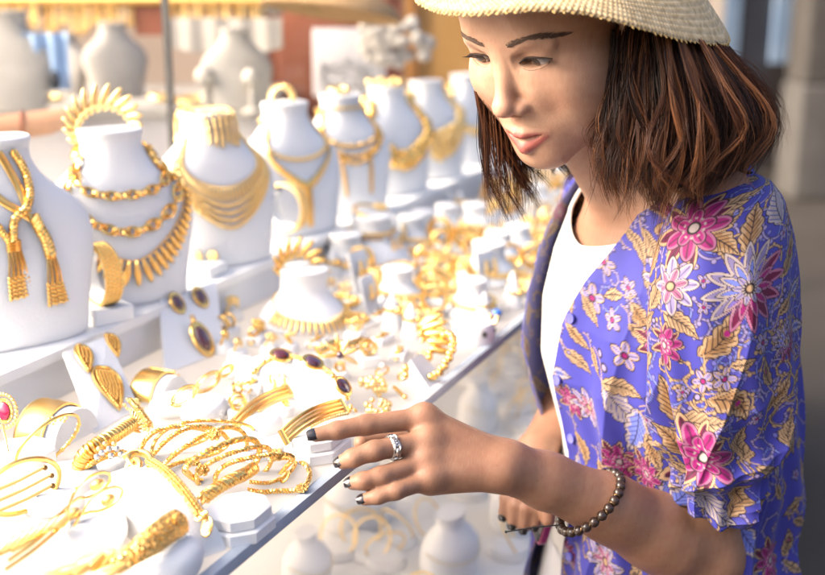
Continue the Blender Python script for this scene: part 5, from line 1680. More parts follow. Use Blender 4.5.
RA.cone(RW, Q(548, 492, 1.13), .015, .011, .01); RA.cone(Q(548, 492, 1.13), Q(548, 520, 1.12), .0105, .008, .004)
V3, F3 = RA.mesh(); V3 = relax(V3, F3, 2, .45)
bodyV.append(V3); bodyF.append(F3 + base); base += len(V3)
tint.append(np.zeros(len(V3))); face_zone.append(np.zeros(len(V3)))

# ---- skin
SKIN = mat('skin', (.5, .28, .18), .5, sss=.12, bump=('noise', 700, .40, .0007), spec=.38)
nt = SKIN.node_tree; b = nt.nodes['Principled BSDF']
at_ = nt.nodes.new('ShaderNodeAttribute'); at_.attribute_name = 'tint'
nt.links.new(at_.outputs['Color'], b.inputs['Base Color'])
WLOC = Vector((TC.x, TC.y, 0))
woman = thing('person', 'young woman in a straw hat and blue flowered blouse pointing at the jewellery', 'person', WLOC, (0, 0, 0))
bv = np.concatenate(bodyV) - np.array(WLOC); bf = np.concatenate(bodyF)
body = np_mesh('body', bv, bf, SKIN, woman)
lipm = np.concatenate(tint); fz = np.concatenate(face_zone)
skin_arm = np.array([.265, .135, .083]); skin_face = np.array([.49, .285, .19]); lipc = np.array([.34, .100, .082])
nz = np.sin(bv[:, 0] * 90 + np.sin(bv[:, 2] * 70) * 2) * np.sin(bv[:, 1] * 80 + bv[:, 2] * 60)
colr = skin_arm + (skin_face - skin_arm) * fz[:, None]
fr_n = np.zeros(len(bv))
for q_ in range(14):
    kv = rng.normal(0, 1, 3) * rng.choice([60, 160, 420, 900]); fr_n += np.sin(bv @ kv + rng.uniform(0, 6)) / 14
colr = colr * (1 + .03 * nz[:, None] + .24 * fr_n[:, None] * np.array([.5, 1, 1.1]))
mole = rng.random(len(bv)) ; mole = (mole > .9994)[:, None] * np.array([-.05, -.05, -.035]); colr = colr + mole
hv = np.concatenate([HV_local, np.full((len(bv) - len(HV_local), 3), 9.)])
for s in (-1, 1):
    q = np.exp(-(((hv - np.array([s * .042, .066, -.038])) / np.array([.018, .03, .015])) ** 2).sum(1))
    colr = colr + q[:, None] * np.array([.02, -.022, -.018])
q = np.exp(-(((hv - np.array([0, .107, -.042])) / .012) ** 2).sum(1)); colr = colr + q[:, None] * np.array([.02, -.03, -.02])
colr = colr + lipm[:, None] * (lipc - colr)
def set_color(ob, c, name='tint'):
    me = ob.data
    a = me.color_attributes.new(name, 'FLOAT_COLOR', 'POINT')
    cc = np.ones((len(c), 4), np.float32); cc[:, :3] = c
    a.data.foreach_set('color', cc.ravel())
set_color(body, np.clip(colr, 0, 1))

class W(MB):
    pass
def wmb():
    m = MB(); m.M = Matrix.Translation(-WLOC); return m

# ---- face parts
SCLERA = mat('eye white', (.70, .68, .66), .15, coat=.6)
IRIS = mat('dark iris', (.035, .016, .008), .1, coat=1)
PUP = mat('pupil', (.004, .004, .004), .08, coat=1)
HAIRD = mat('dark brow hair', (.026, .013, .009), .6)
BROWM = mat('brown brow hair', (.075, .038, .022), .7)
TEETH = mat('teeth', (.72, .68, .60), .25)
bvh = BVHTree.FromPolygons([tuple(v) for v in HV_local], [tuple(f) for f in bodyF[0]])
def on_face(x, z, off=0.0):
    hit = bvh.ray_cast(Vector((x, .3, z)), Vector((0, -1, 0)))
    p_, n_ = hit[0], hit[1]
    return p_ + Vector((0, 1, 0)) * off if p_ is not None else Vector((x, .07, z))
gaze = Vector((0.10, .86, -.30)).normalized()
for s in (-1, 1):
    ec = Vector((s * .0318, .0680, .0036))
    m = wmb(); m.ball(ec, .0131, 28, 20, HEADM); eye = m.build('eye', SCLERA, woman)
    g_ = (gaze + Vector((.05 * -s, 0, 0))).normalized()
    m = wmb(); M = HEADM @ frame(ec, g_.orthogonal(), g_)
    m.lathe([(.0064, .01150), (.0052, .01215), (.003, .0130), (.0005, .0134)], 24, M); m.build('iris', IRIS, eye)
    m = wmb(); m.lathe([(.0027, .01325), (.0015, .01350), (.0003, .0136)], 18, M); m.build('pupil', PUP, eye)
    lash = wmb()
    line = []
    for q in np.linspace(-1.02, 1.05, 26):
        z = EZ + .0050 * max(0, 1 - q * q) ** .75 + .0008 * q
        dx = .0146 * q
        hit_ = bvh.ray_cast(Vector((s * (.0315 + dx), .3, z + .0009)), Vector((0, -1, 0)))[0]
        line.append(Vector((s * (.0315 + dx), (hit_.y if hit_ else .075) + .0004, z + .0004)))
    lash.tube([HEADM @ v for v in line], [.0004 + .00055 * math.sin(PI * min(1, i / 25 + .12)) for i in range(26)], 6)
    for i in range(2, 26):
        for j in range(2):
            v = line[i] if j == 0 else line[i] * .5 + line[i - 1] * .5
            u = i / 25
            d_ = Vector((s * (u - .35) * .9, .8, .05 - .25)).normalized()
            L = .0052 + .003 * u
            lash.tube([HEADM @ v, HEADM @ (v + d_ * L * .5 + Vector((0, 0, -.0004))), HEADM @ (v + d_ * L + Vector((0, 0, .0014)))], [.00026, .0002, .00006], 4)
    lash.build('eyelashes', HAIRD, woman)
    low = wmb()
    ll = []
    for q in np.linspace(-.75, 1.0, 16):
        z = EZ - .0057 * max(0, 1 - q * q) ** .75 + .0008 * q - .0003
        dx = .0146 * q
        ll.append(on_face(s * (.0315 + dx), z - .0006, .0002))
    low.tube([HEADM @ v for v in ll], .00018, 5); low.build('lower_lash_line', HAIRD, woman)
    brow = wmb()
    for i in range(260):
        u = rng.uniform(0, 1); v_ = rng.uniform(-1, 1)
        x = .0125 + .043 * u
        z0 = .0190 + .0078 * math.sin(PI * min(1, u * .86 + .06) ** 1.15) - .004 * max(0, u - .62) / .38
        hw = .0028 * (1 - u) ** .5 * min(1, u * 6 + .45) + .0004
        z = z0 + v_ * hw
        p0 = on_face(s * x, z, .0003)
        L = .0058; an = .55 * (1 - u) * (1 if v_ < .3 else .3) + .05 - .35 * max(0, u - .5)
        p1 = on_face(s * (x + L * math.cos(an)), z + L * math.sin(an) * (.9 if v_ < 0 else .2), .0006)
        brow.tube([HEADM @ p0, HEADM @ ((p0 + p1) / 2 + Vector((0, .0005, 0))), HEADM @ p1], [.00026, .00022, .00006], 4)
    brow.build('eyebrow', BROWM, woman)
m = wmb(); rows = []
for q in np.linspace(-1, 1, 13):
    a = q * .016
    rows.append([(a, .0850 - 9 * a * a, -.0735), (a, .0862 - 9 * a * a, -.0768), (a, .0850 - 9 * a * a, -.0805)])
m.grid(rows, M=HEADM); m.build('teeth', TEETH, woman)

# ---- fingernails
NAIL = mat('black nail polish', (.010, .008, .011), .16, coat=.5)
def nail(tip, prev, dors, r, L, name='nail'):
    ax = (tip - prev).normalized(); d_ = (dors - ax * dors.dot(ax)).normalized(); sd = ax.cross(d_)
    c = tip + ax * (r * .35)
    m = wmb(); rows = []
    for i in range(9):
        u = i / 8 - .5
        w = r * .80 * (1 - (abs(u) * 2) ** 4 * (.35 if u > 0 else .6))
        row = []
        for j in range(9):
            v = j / 8 * 2 - 1
            row.append(c + ax * u * L + sd * v * w + d_ * (r * .93 - .40 * r * v * v - r * .42 * max(0, u + .05) ** 1.2 * 1.2))
        rows.append(row)
    back_ = [[p_ - d_ * .0012 for p_ in r_] for r_ in rows]
    m.grid(rows); m.grid([list(reversed(r_)) for r_ in back_])
    m.grid([[rows[i][0] for i in range(9)], [back_[i][0] for i in range(9)]]); m.grid([[back_[i][8] for i in range(9)], [rows[i][8] for i in range(9)]])
    m.grid([rows[8], back_[8]])
    m.build(name, NAIL, woman)
dors = Vector((-.1, -.62, .78))
for k_, dd in (('index', Vector((-.15, -.75, .62))), ('middle', Vector((-.75, -.35, .5))), ('ring', Vector((-.78, -.3, .5))), ('pinky', Vector((-.6, -.5, .55)))):
    pts, rs = fing[k_]
    nail(pts[3], pts[2], dd, rs[3] * 1.04, .0125 if k_ == 'index' else .0105)
for (a, b_) in rtips: nail(b_, a, Vector((-.5, -.75, .3)), .0070, .011)

# ---- white top
TOPM = mat('white ribbed top', (.66, .64, .61), .85, noise=(60, (.62, .60, .57)), bump=('noise', 300, .25, .0008))
m = wmb(); rows = []
for i in range(50):
    u = i / 49
    row = []
    for j in range(61):
        th = -1.9 + 3.8 * j / 60
        zt = 1.262 + .075 * min(1, abs(th) / 1.25) ** 1.5
        z = .80 + (zt - .80) * u
        row.append(torso(th, z, .0055 + .0018 * math.sin(th * 9 + z * 14) * (1 - u)))
    rows.append(row)
m.grid(rows)
m.tube(rows[-1], .0022, 6)
m.build('top', TOPM, woman)
# trousers and shoes (below the counter edge)
TROU = mat('white trousers', (.6, .6, .62), .8, noise=(20, (.55, .55, .57)))
m = wmb()
rows = [[torso(2 * PI * j / 40, z, .006) for j in range(40)] for z in np.linspace(.72, .90, 8)]
m.grid(rows, closeu=True)
for s in (-1, 1):
    hp = TC + TL * .085 * s
    m.tube([hp + Vector((0, 0, .80)), hp + Vector((0, 0, .62)), hp + TF * .01 + Vector((0, 0, .46)), hp + Vector((0, 0, .25)), hp + Vector((0, 0, .09))], [.092, .082, .062, .055, .048], 20)
m.build('trousers', TROU, woman)
m = wmb()
for s in (-1, 1):
    hp = TC + TL * .085 * s
    m.ball((0, 0, 0), (.115, .042, .05), 16, 10, frame(hp + TF * .055 + Vector((0, 0, .045)), TF))
m.build('shoes', TANL, woman)
# ================================================================== flowered blouse
BLUE = np.array([.058, .056, .36]); DARK = np.array([.022, .012, .02]); BEIGE = np.array([.47, .31, .18]); BEIGE2 = np.array([.36, .20, .09])
MAG = np.array([.30, .012, .15]); MAROON = np.array([.13, .007, .05]); PINK = np.array([.38, .13, .25]); LAV = np.array([.30, .25, .50]); CREAMC = np.array([.46, .38, .38]); SKYB = np.array([.16, .20, .62]); PALE = np.array([.18, .17, .55])
def blend(c, m, colr_):
    return c + m[:, None] * (colr_ - c)
def sm(x, w): return np.clip(.5 - x / w, 0, 1)
E = .0011
def petal_layer(c, r, a, n, R0, R1, sharp, fill, edge, ph=0.0, out=DARK, vein=True, ew=.22):
    """ring of n petals between R0 and R1"""
    t = ((a + ph) * n / (2 * PI)) % 1 * 2 - 1
    prof = np.clip(1 - np.abs(t) ** sharp, 0, 1)
    rad = R0 + (R1 - R0) * prof
    d = r - rad
    c = blend(c, sm(d, E), out)
    c = blend(c, sm(d + .0014, E), edge)
    inner = R0 + (R1 - R0) * np.clip(1 - np.abs(t * 1.35) ** sharp, 0, 1) - (R1 - R0) * ew
    c = blend(c, sm(r - inner, E * 1.5), fill)
    if vein:
        c = blend(c, sm(np.abs(t) - .09, .12) * sm(r - inner, E * 2) * .7, out)
    return c
def motif(c, u, v, kind, s, rot, seed=0):
    """paint one motif; u, v are metres from its middle"""
    ca, sa = math.cos(rot), math.sin(rot)
    x, y = u * ca + v * sa, -u * sa + v * ca
    r = np.hypot(x, y); a = np.arctan2(y, x)
    if kind in ('dahlia', 'dahlia2'):
        half = sm(-(x * .8 + y * .5) , .012)[:, None]
        f1 = MAROON * half + LAV * .8 * (1 - half) ; e1 = PINK * half + CREAMC * (1 - half)
        def lay(c, n, R0, R1, ph, fill, edge): 
            t = ((a + ph) * n / (2 * PI)) % 1 * 2 - 1
            rad = R0 + (R1 - R0) * np.clip(1 - np.abs(t) ** 1.25, 0, 1)
            d = r - rad
            c = blend(c, sm(d, E), DARK)
            c = c + sm(d + .0013, E)[:, None] * (edge - c)
            inn = R0 + (R1 - R0) * .92 * np.clip(1 - np.abs(t * 1.5) ** 1.3, 0, 1) - s * .10
            c = blend(c, sm(r - inn - .001, E), DARK)
            return c + sm(r - inn, E)[:, None] * (fill - c)
        c = lay(c, 12, s * .55, s, 0, f1, e1)
        c = lay(c, 11, s * .32, s * .70, .3, MAG * half + SKYB * (1 - half), e1)
        c = petal_layer(c, r, a, 9, s * .18, s * .38, 1.5, LAV, CREAMC, .1)
        dots = sm(np.abs((a * 14 / (2 * PI)) % 1 - .5) - .25, .2) * sm(np.abs(r - s * .14) - .0012, E)
        c = blend(c, sm(r - s * .17, E), DARK); c = blend(c, dots, CREAMC); c = blend(c, sm(r - s * .07, E), BEIGE)
    elif kind == 'lotus':
        c = petal_layer(c, r * (1 + .18 * np.cos(a)), a, 9, s * .45, s, 1.3, MAROON, BEIGE, .2)
        c = petal_layer(c, r, a, 7, s * .42, s * .80, 1.7, MAG, PINK, .5)
        c = petal_layer(c, r, a, 5, s * .22, s * .48, 2.0, MAG * 1.25, PINK, .9)
        c = blend(c, sm(r - s * .16, E), DARK); c = blend(c, sm(r - s * .11, E), CREAMC)
        dots = sm(np.abs((a * 10 / (2 * PI)) % 1 - .5) - .22, .2) * sm(np.abs(r - s * .24) - .001, E); c = blend(c, dots, CREAMC)
    elif kind == 'pale':
        c = petal_layer(c, r, a, 8, s * .5, s, 1.5, LAV, CREAMC, .2)
        c = petal_layer(c, r, a, 6, s * .28, s * .62, 1.8, PINK, CREAMC, .5)
        c = blend(c, sm(r - s * .18, E), DARK); c = blend(c, sm(r - s * .12, E), BEIGE)
    elif kind == 'small':
        c = petal_layer(c, r, a, 5, s * .4, s, 1.7, LAV, BEIGE, .2)
        c = blend(c, sm(r - s * .26, E), DARK); c = blend(c, sm(r - s * .16, E), MAG)
    elif kind in ('leaf', 'white', 'paisley'):
        bend = .35 if kind == 'paisley' else .14
        yy = y - bend * (x * x / s - s * .3) * (1 if seed % 2 else -1)
        uu = (x + s) / (2 * s)
        w = np.where((uu > 0) & (uu < 1), np.sin(PI * np.clip(uu, 0, 1) ** .75), -1) * s * .37
        w = w * (1 + .30 * np.abs(np.sin(uu * 15)))
        d = np.abs(yy) - w
        f, e = (BEIGE, BEIGE2) if kind != 'white' else (CREAMC, SKYB)
        c = blend(c, sm(d, E), DARK)
        c = blend(c, sm(d + .0012, E), f)
        c = blend(c, sm(d + .0036 + s * .04, E), e if seed % 3 else f * .8)
        veins = sm(np.abs(((np.abs(yy) * 1.1 - x * .9) / (s * .20)) % 1 - .5) - .13, .15) * sm(d + .002, E)
        c = blend(c, veins * .85, DARK if kind != 'white' else np.array([.05, .06, .3]))
        c = blend(c, sm(np.abs(yy) - .0006, E) * sm(d + .002, E), DARK)
        if kind == 'paisley':
            q = np.hypot(x - s * .1, yy); c = blend(c, sm(np.abs(q - s * .2) - .0006, E), DARK); c = blend(c, sm(q - s * .1, E), MAG)
        # a curling stem with little buds
        d2 = np.abs(y - .25 * s * np.sin(x / s * 3.0) - s * .05) - .0007
        c = blend(c, sm(d2, E) * ((x < -s * .8) & (x > -s * 2.0)), BEIGE)
        for q in (-1.3, -1.7):
            rr = np.hypot(x - q * s, (y - .25 * s * math.sin(q * 3) - s * .22)); c = blend(c, sm(rr - s * .15, E), DARK); c = blend(c, sm(rr - s * .09, E), LAV)
    return c
PRINT = [  # photo column, row, kind, size px, turn
    (694, 228, 'lotus', 34, .3), (722, 208, 'leaf', 26, .9), (750, 288, 'dahlia', 38, 0), (721, 243, 'leaf', 21, -.4), (752, 226, 'leaf', 22, 1.9), (777, 203, 'white', 24, 2.3),
    (789, 254, 'paisley', 19, 1.2), (670, 286, 'pale', 24, .4), (655, 254, 'leaf', 19, 1.4), (656, 292, 'leaf', 17, 1.2), (645, 322, 'leaf', 17, .9), (722, 335, 'paisley', 26, 1.0),
    (664, 345, 'lotus', 21, .2), (682, 325, 'leaf', 18, -.5), (787, 342, 'dahlia2', 18, 0), (592, 298, 'small', 13, .3), (592, 312, 'leaf', 13, 1.1), (604, 262, 'small', 11, .6), (578, 338, 'leaf', 13, .8),
    (639, 246, 'leaf', 16, 1.3), (668, 398, 'leaf', 22, 1.9), (734, 406, 'paisley', 24, -.4), (702, 423, 'leaf', 24, .2), (703, 382, 'small', 11, .1), (724, 379, 'small', 11, .5),
    (704, 458, 'lotus', 38, .1), (738, 444, 'leaf', 19, 1.3), (672, 440, 'leaf', 20, 2.2), (680, 500, 'white', 26, .9), (714, 507, 'white', 26, -.6), (742, 498, 'leaf', 20, .9), (781, 392, 'leaf', 17, 1.1),
    (572, 402, 'lotus', 16, .2), (589, 408, 'pale', 17, .3), (579, 362, 'leaf', 14, .5), (625, 356, 'small', 13, .4), (642, 338, 'leaf', 14, .9), (625, 412, 'white', 26, 1.0), (636, 432, 'white', 24, 2.1),
    (620, 462, 'lotus', 20, .3), (646, 474, 'lotus', 19, 1.1), (653, 455, 'leaf', 17, 1.4), (622, 388, 'leaf', 18, .2), (566, 552, 'dahlia2', 13, .2), (606, 562, 'pale', 20, .2), (770, 560, 'lotus', 22, .4), (752, 545, 'white', 22, 1.0),
    (788, 436, 'leaf', 18, 1.2), (640, 545, 'leaf', 20, .5), (583, 450, 'leaf', 15, 1.2), (575, 485, 'white', 16, .8), (585, 530, 'leaf', 14, 1.9), (786, 500, 'white', 19, 1.4), (612, 320, 'small', 10, 0), (628, 288, 'small', 9, 1.),
    (763, 342, 'small', 10, .2), (690, 264, 'small', 9, .2), (745, 365, 'leaf', 12, .3)]
def paint(Vw, UV, vis_n, seed, density=.036, skip_xy=None):
    """Vw world points (n,3); UV metres of cloth; vis_n world normals. Returns colours"""
    n = len(Vw); c = np.tile(BLUE, (n, 1))
    st = np.sin(UV[:, 0] * 210 + np.sin(UV[:, 1] * 33) * 2) * np.sin(UV[:, 1] * 60)
    c = c * (1 + .05 * st[:, None])
    cam_p = np.array([0, 0, CAM_Z])
    d = Vw - cam_p
    f = d[:, 1] * CT - d[:, 2] * ST; uu = d[:, 1] * ST + d[:, 2] * CT
    X = 412.5 + FPX * d[:, 0] / f; Y = 287.5 - FPX * uu / f
    facing = (vis_n * d).sum(1) < 0
    marks = []
    for (px, py, kd, sz, ro) in PRINT:
        e = (X - px) ** 2 + (Y - py) ** 2 + np.where(facing, 0, 1e6)
        i = int(np.argmin(e))
        if e[i] < 16: marks.append((UV[i, 0], UV[i, 1], kd, sz * 1.30 * f[i] / FPX, -ro))
    r2 = np.random.default_rng(seed)
    lo, hi = UV.min(0), UV.max(0)
    kinds_ = ['leaf', 'paisley', 'leaf', 'white', 'leaf', 'lotus', 'paisley', 'small']
    own = list(marks)
    for q in range(2600):
        p_ = r2.uniform(lo, hi)
        kd = kinds_[q % len(kinds_)]; sz = {'leaf': .015, 'lotus': .021, 'white': .015, 'paisley': .018, 'small': .008, 'dahlia': .026, 'pale': .016}[kd]
        if all(math.hypot(p_[0] - m_[0], p_[1] - m_[1]) > (sz + m_[3]) * .78 for m_ in own):
            own.append((p_[0], p_[1], kd, sz, r2.uniform(0, 6.28)))
    for q in range(420):                       # tendrils under the flowers
        mu, mv = r2.uniform(lo, hi); s0 = r2.uniform(.008, .022); ph0 = r2.uniform(0, 6.28)
        du, dv = UV[:, 0] - mu, UV[:, 1] - mv
        kx = np.where((np.abs(du) < s0 * 1.3) & (np.abs(dv) < s0 * 1.3))[0]
        if not len(kx): continue
        rr = np.hypot(du[kx], dv[kx]); aa = np.arctan2(dv[kx], du[kx])
        sp = ((aa + ph0) % (2 * PI)) / (2 * PI)
        d_ = np.abs(rr - s0 * (.25 + .75 * sp)) - .0009
        cc = c[kx]; cc = blend(cc, sm(d_ - .0007, E), DARK); cc = blend(cc, sm(d_, E), (BEIGE, LAV, SKYB)[q % 3])
        for b_ in range(7):
            t_ = b_ / 7 * 2 * PI - ph0; r_ = s0 * (.25 + .75 * b_ / 7)
            dd_ = np.hypot(du[kx] - r_ * math.cos(t_) * 1.12, dv[kx] - r_ * math.sin(t_) * 1.12) - s0 * .10
            cc = blend(cc, sm(dd_ - .0006, E), DARK); cc = blend(cc, sm(dd_, E), (BEIGE, LAV, PALE)[q % 3])
        c[kx] = cc
    order = sorted(own, key=lambda m_: m_[2] in ('lotus', 'dahlia', 'pale', 'dahlia2'))
    for q, (mu, mv, kd, sz, ro) in enumerate(order):
        du, dv = UV[:, 0] - mu, UV[:, 1] - mv
        k = np.where((np.abs(du) < sz * 2.1) & (np.abs(dv) < sz * 2.1))[0]
        if len(k): c[k] = motif(c[k], du[k], dv[k], kd, sz, ro, q)
    return np.clip(c, 0, 1)
CLOTH = mat('flowered blouse silk', (.1, .1, .5), .6, sheen=.06, bump=('noise', 1500, .12, .0004), spec=.2)
nt = CLOTH.node_tree; at_ = nt.nodes.new('ShaderNodeAttribute'); at_.attribute_name = 'tint'
nt.links.new(at_.outputs['Color'], nt.nodes['Principled BSDF'].inputs['Base Color'])
def cloth_grid(name, fn, nu, nv, seed, thick=.0012):
    """fn(i/(nu-1), j/(nv-1)) arrays -> points; two-sided sheet with a hem"""
    I, J = np.meshgrid(np.linspace(0, 1, nu), np.linspace(0, 1, nv), indexing='ij')
    Pw = fn(I, J)                                   # nu,nv,3
    du = np.gradient(Pw, axis=0); dv = np.gradient(Pw, axis=1)
    N = np.cross(dv, du); N /= np.maximum(np.linalg.norm(N, axis=2, keepdims=True), 1e-12)
    # cloth coordinates by arc length
    su = np.linalg.norm(np.diff(Pw, axis=0), axis=2).mean(1); sv = np.linalg.norm(np.diff(Pw, axis=1), axis=2)
    U = np.r_[0, np.cumsum(su)][:, None] + 0 * J
    Vv = np.concatenate([np.zeros((nu, 1)), np.cumsum(sv, axis=1)], 1); Vv = Vv - Vv[:, nv // 2][:, None]
    UV = np.stack([Vv, U], 2).reshape(-1, 2)
    out = Pw.reshape(-1, 3); nn = N.reshape(-1, 3)
    ctr = out.mean(0)
    if ((out - ctr) * nn).sum() < 0: nn = -nn
    C_ = paint(out, UV, nn, seed) * .66
    ii = np.arange(nu * nv).reshape(nu, nv)
    q = np.stack([ii[:-1, :-1], ii[:-1, 1:], ii[1:, 1:], ii[1:, :-1]], 2).reshape(-1, 4)
    inn = out - nn * thick; k = nu * nv
    q2 = q[:, ::-1] + k
    rim = []
    for e in (ii[0], ii[-1], ii[:, 0], ii[:, -1]):
        rim.append(np.stack([e[:-1], e[1:], e[1:] + k, e[:-1] + k], 1))
    F_ = np.concatenate([q, q2] + rim)
    ob = np_mesh(name, np.concatenate([out, inn]) - np.array(WLOC), F_, CLOTH, woman)
    set_color(ob, np.concatenate([C_, C_ * .9 + .10]))  # inside colour lifted to offset the shade it hangs in
    return ob, out, nn
def interp(z, tab, k): return np.interp(z, [t[0] for t in tab], [t[k] for t in tab])
TFa, TLa, TCa = np.array(TF), np.array(TL), np.array(TC)
def blouse_fn(I, J):
    zt = 1.372 - .022 * np.cos((J - .5) * 2 * PI) * 0
    z = .78 + (zt - .78) * I
    tn = np.radians(np.interp(z, [.8, 1.1, 1.2, 1.245, 1.31, 1.338, 1.36, 1.38], [8, 9, 14, 20, 30, 48, 82, 100]))
    tf = np.radians(np.interp(z, [.8, 1.1, 1.2, 1.25, 1.31, 1.338, 1.36, 1.38], [18, 24, 32, 36, 46, 58, 85, 100]))
    th = tn + (2 * PI - tf - tn) * J
    a, b, c = (np.interp(z, SEC[:, 0], SEC[:, i]) for i in (1, 2, 3))
    low = np.clip((1.30 - z) / .25, 0, 1)
    back = .5 - .5 * np.cos(th)
    off = .0085 + low * (.010 + .040 * back)
    fold = low * (.0068 * (1 - 2 * np.abs(np.sin(th * 5 + .8 * np.sin(z * 9))) ** .7) + .0035 * np.sin(th * 19 + z * 6 + 1) + .0030 * np.sin(z * 55 + th * 4) * np.clip((1.12 - z) * 8, 0, 1)) + .0016 * np.sin(th * 7 + z * 40) * np.clip((z - 1.1) * 6, 0, 1)
    drape = .010 * np.exp(-((th - R(62)) / .16) ** 2) * low - .014 * np.exp(-((th - R(78)) / .10) ** 2) * np.clip(low * 2, 0, 1) + .008 * np.exp(-((th - R(40)) / .12) ** 2) * low
    off = off + fold + drape
    # the placket stands a little off the chest
    off = off + .006 * np.exp(-((th - tn) / .12) ** 2) + .012 * np.exp(-((2 * PI - tf - th) / .16) ** 2)
    A = a + off; B = b + off * .8
    X = TCa + TFa * (c + A * np.cos(th))[..., None] + TLa * (B * np.sin(th))[..., None]
    X[..., 2] = z
    return X
blouse, _, _ = cloth_grid('blouse', blouse_fn, 470, 620, 11)
SL = [  # column, row, distance, half width px, half depth m
    (738, 172, 1.085, 14, .016), (737, 180, 1.08, 34, .036), (732, 198, 1.074, 52, .050), (726, 230, 1.066, 66, .058), (722, 275, 1.060, 75, .062), (721, 330, 1.056, 78, .063), (721, 390, 1.052, 77, .063), (722, 440, 1.048, 70, .061), (717, 480, 1.044, 58, .056), (709, 511, 1.040, 46, .050)]
def sleeve_fn(I, J):
    k = np.linspace(0, 1, len(SL))
    def s_(c): 
        x = np.interp(I, k, c)
        return x
    C0 = np.array([tuple(at_y(a, b, c)) for a, b, c, d, e in SL]); hw = np.array([d * c / FPX * 1.03 for a, b, c, d, e in SL]); hd = np.array([e for *_, e in SL])
    from_k = lambda arr: np.interp(I, k, arr)
    def smooth(arr):
        kk = np.linspace(0, 1, 400); y = np.interp(kk, k, arr); w = np.hanning(41); w /= w.sum()
        y2 = np.convolve(np.r_[np.full(20, y[0]), y, np.full(20, y[-1])], w, 'valid')
        y2[0] = y[0]; y2[-1] = y[-1]
        return np.interp(I, kk, y2)
    cx, cy, cz = (smooth(C0[:, i]) for i in range(3)); w_ = smooth(hw); d_ = smooth(hd)
    th = 2 * PI * J
    g = np.clip((I - .25) / .5, 0, 1)
    crease = lambda x: 1 - 2 * np.abs(np.sin(x / 2)) ** .7
    fold = .0062 * g * crease(th * 5 + 4 * I + 1.2 * np.sin(I * 9)) + .0036 * g * np.sin(th * 10 - 7 * I) + .0060 * np.exp(-((I - .84) / .09) ** 2) * crease(th * 3 + I * 44) + .0048 * crease(I * 40 + th * 2.2) * np.clip((I - .55) * 3, 0, 1) * np.exp(-((th - 5.2) / .9) ** 2)
    fold += -.012 * np.exp(-((np.sin((th - 3.5) / 2)) / .09) ** 2) * g
    X = np.stack([cx + (w_ + fold) * np.cos(th), cy + (d_ + fold) * np.sin(th) + .12 * (w_ + fold) * np.cos(th), cz + 0 * th], -1)
    # the hem dips towards the elbow side
    hem = np.clip((I - .80) / .2, 0, 1)
    X[..., 2] += hem * (-.016 * np.cos(th - .4) + .004 * np.sin(th * 5))
    return X
sleeve, _, _ = cloth_grid('sleeve', sleeve_fn, 430, 520, 23)
def sleeve2_fn(I, J):
    top = np.array(RS + Vector((0, 0, .03))); bot = np.array(RE + Vector((0, 0, .05)))
    C0 = top + (bot - top) * I[..., None]; th = 2 * PI * J
    r_ = np.interp(I, [0, .08, .2, 1], [.02, .05, .058, .062]) + .004 * np.sin(th * 6 + I * 5) * I
    return C0 + np.stack([r_ * np.cos(th), r_ * np.sin(th), 0 * th], -1)
cloth_grid('sleeve', sleeve2_fn, 120, 160, 31)
BTN = mat('blue button', (.10, .10, .42), .25, coat=.6)
for z in (1.20, 1.13, 1.06, .99, .92):
    p_ = Vector(blouse_fn(np.array([[(z - .78) / (1.372 - .78)]]), np.array([[.012]]))[0, 0]); nrm_ = (p_ - TC); nrm_.z = 0; nrm_.normalize()
    bl_b = wmb(); bl_b.lathe([(.0001, .0032), (.003, .003), (.0052, .0034), (.0056, .0022), (.0052, .0008), (.001, .0008)], 18, frame(p_, Vector((0, 0, 1)), nrm_)); bl_b.build('button', BTN, blouse)

# ================================================================== straw hat
STRAW = mat('straw', (.58, .45, .27), .8, noise=(160, (.40, .29, .15), 3))
rim = [(417, 2, 1.04), (438, 12, 1.00), (470, 15, .972), (505, 12, .958), (541, 10, .950), (583, 13, .950), (628, 24, .962), (656, 32, .985), (683, 39, 1.012), (710, 43, 1.05), (728, 42, 1.10), (722, 25, 1.16), (690, 0, 1.22), (640, -24, 1.265), (570, -38, 1.275), (500, -36, 1.235), (450, -22, 1.16), (424, -8, 1.09)]
rp_ = [at_y(*q) for q in rim]
NPH = 900
rl = spline(rp_ + [rp_[0], rp_[1]], 2000)
LR = np.array([tuple(q) for q in rl])
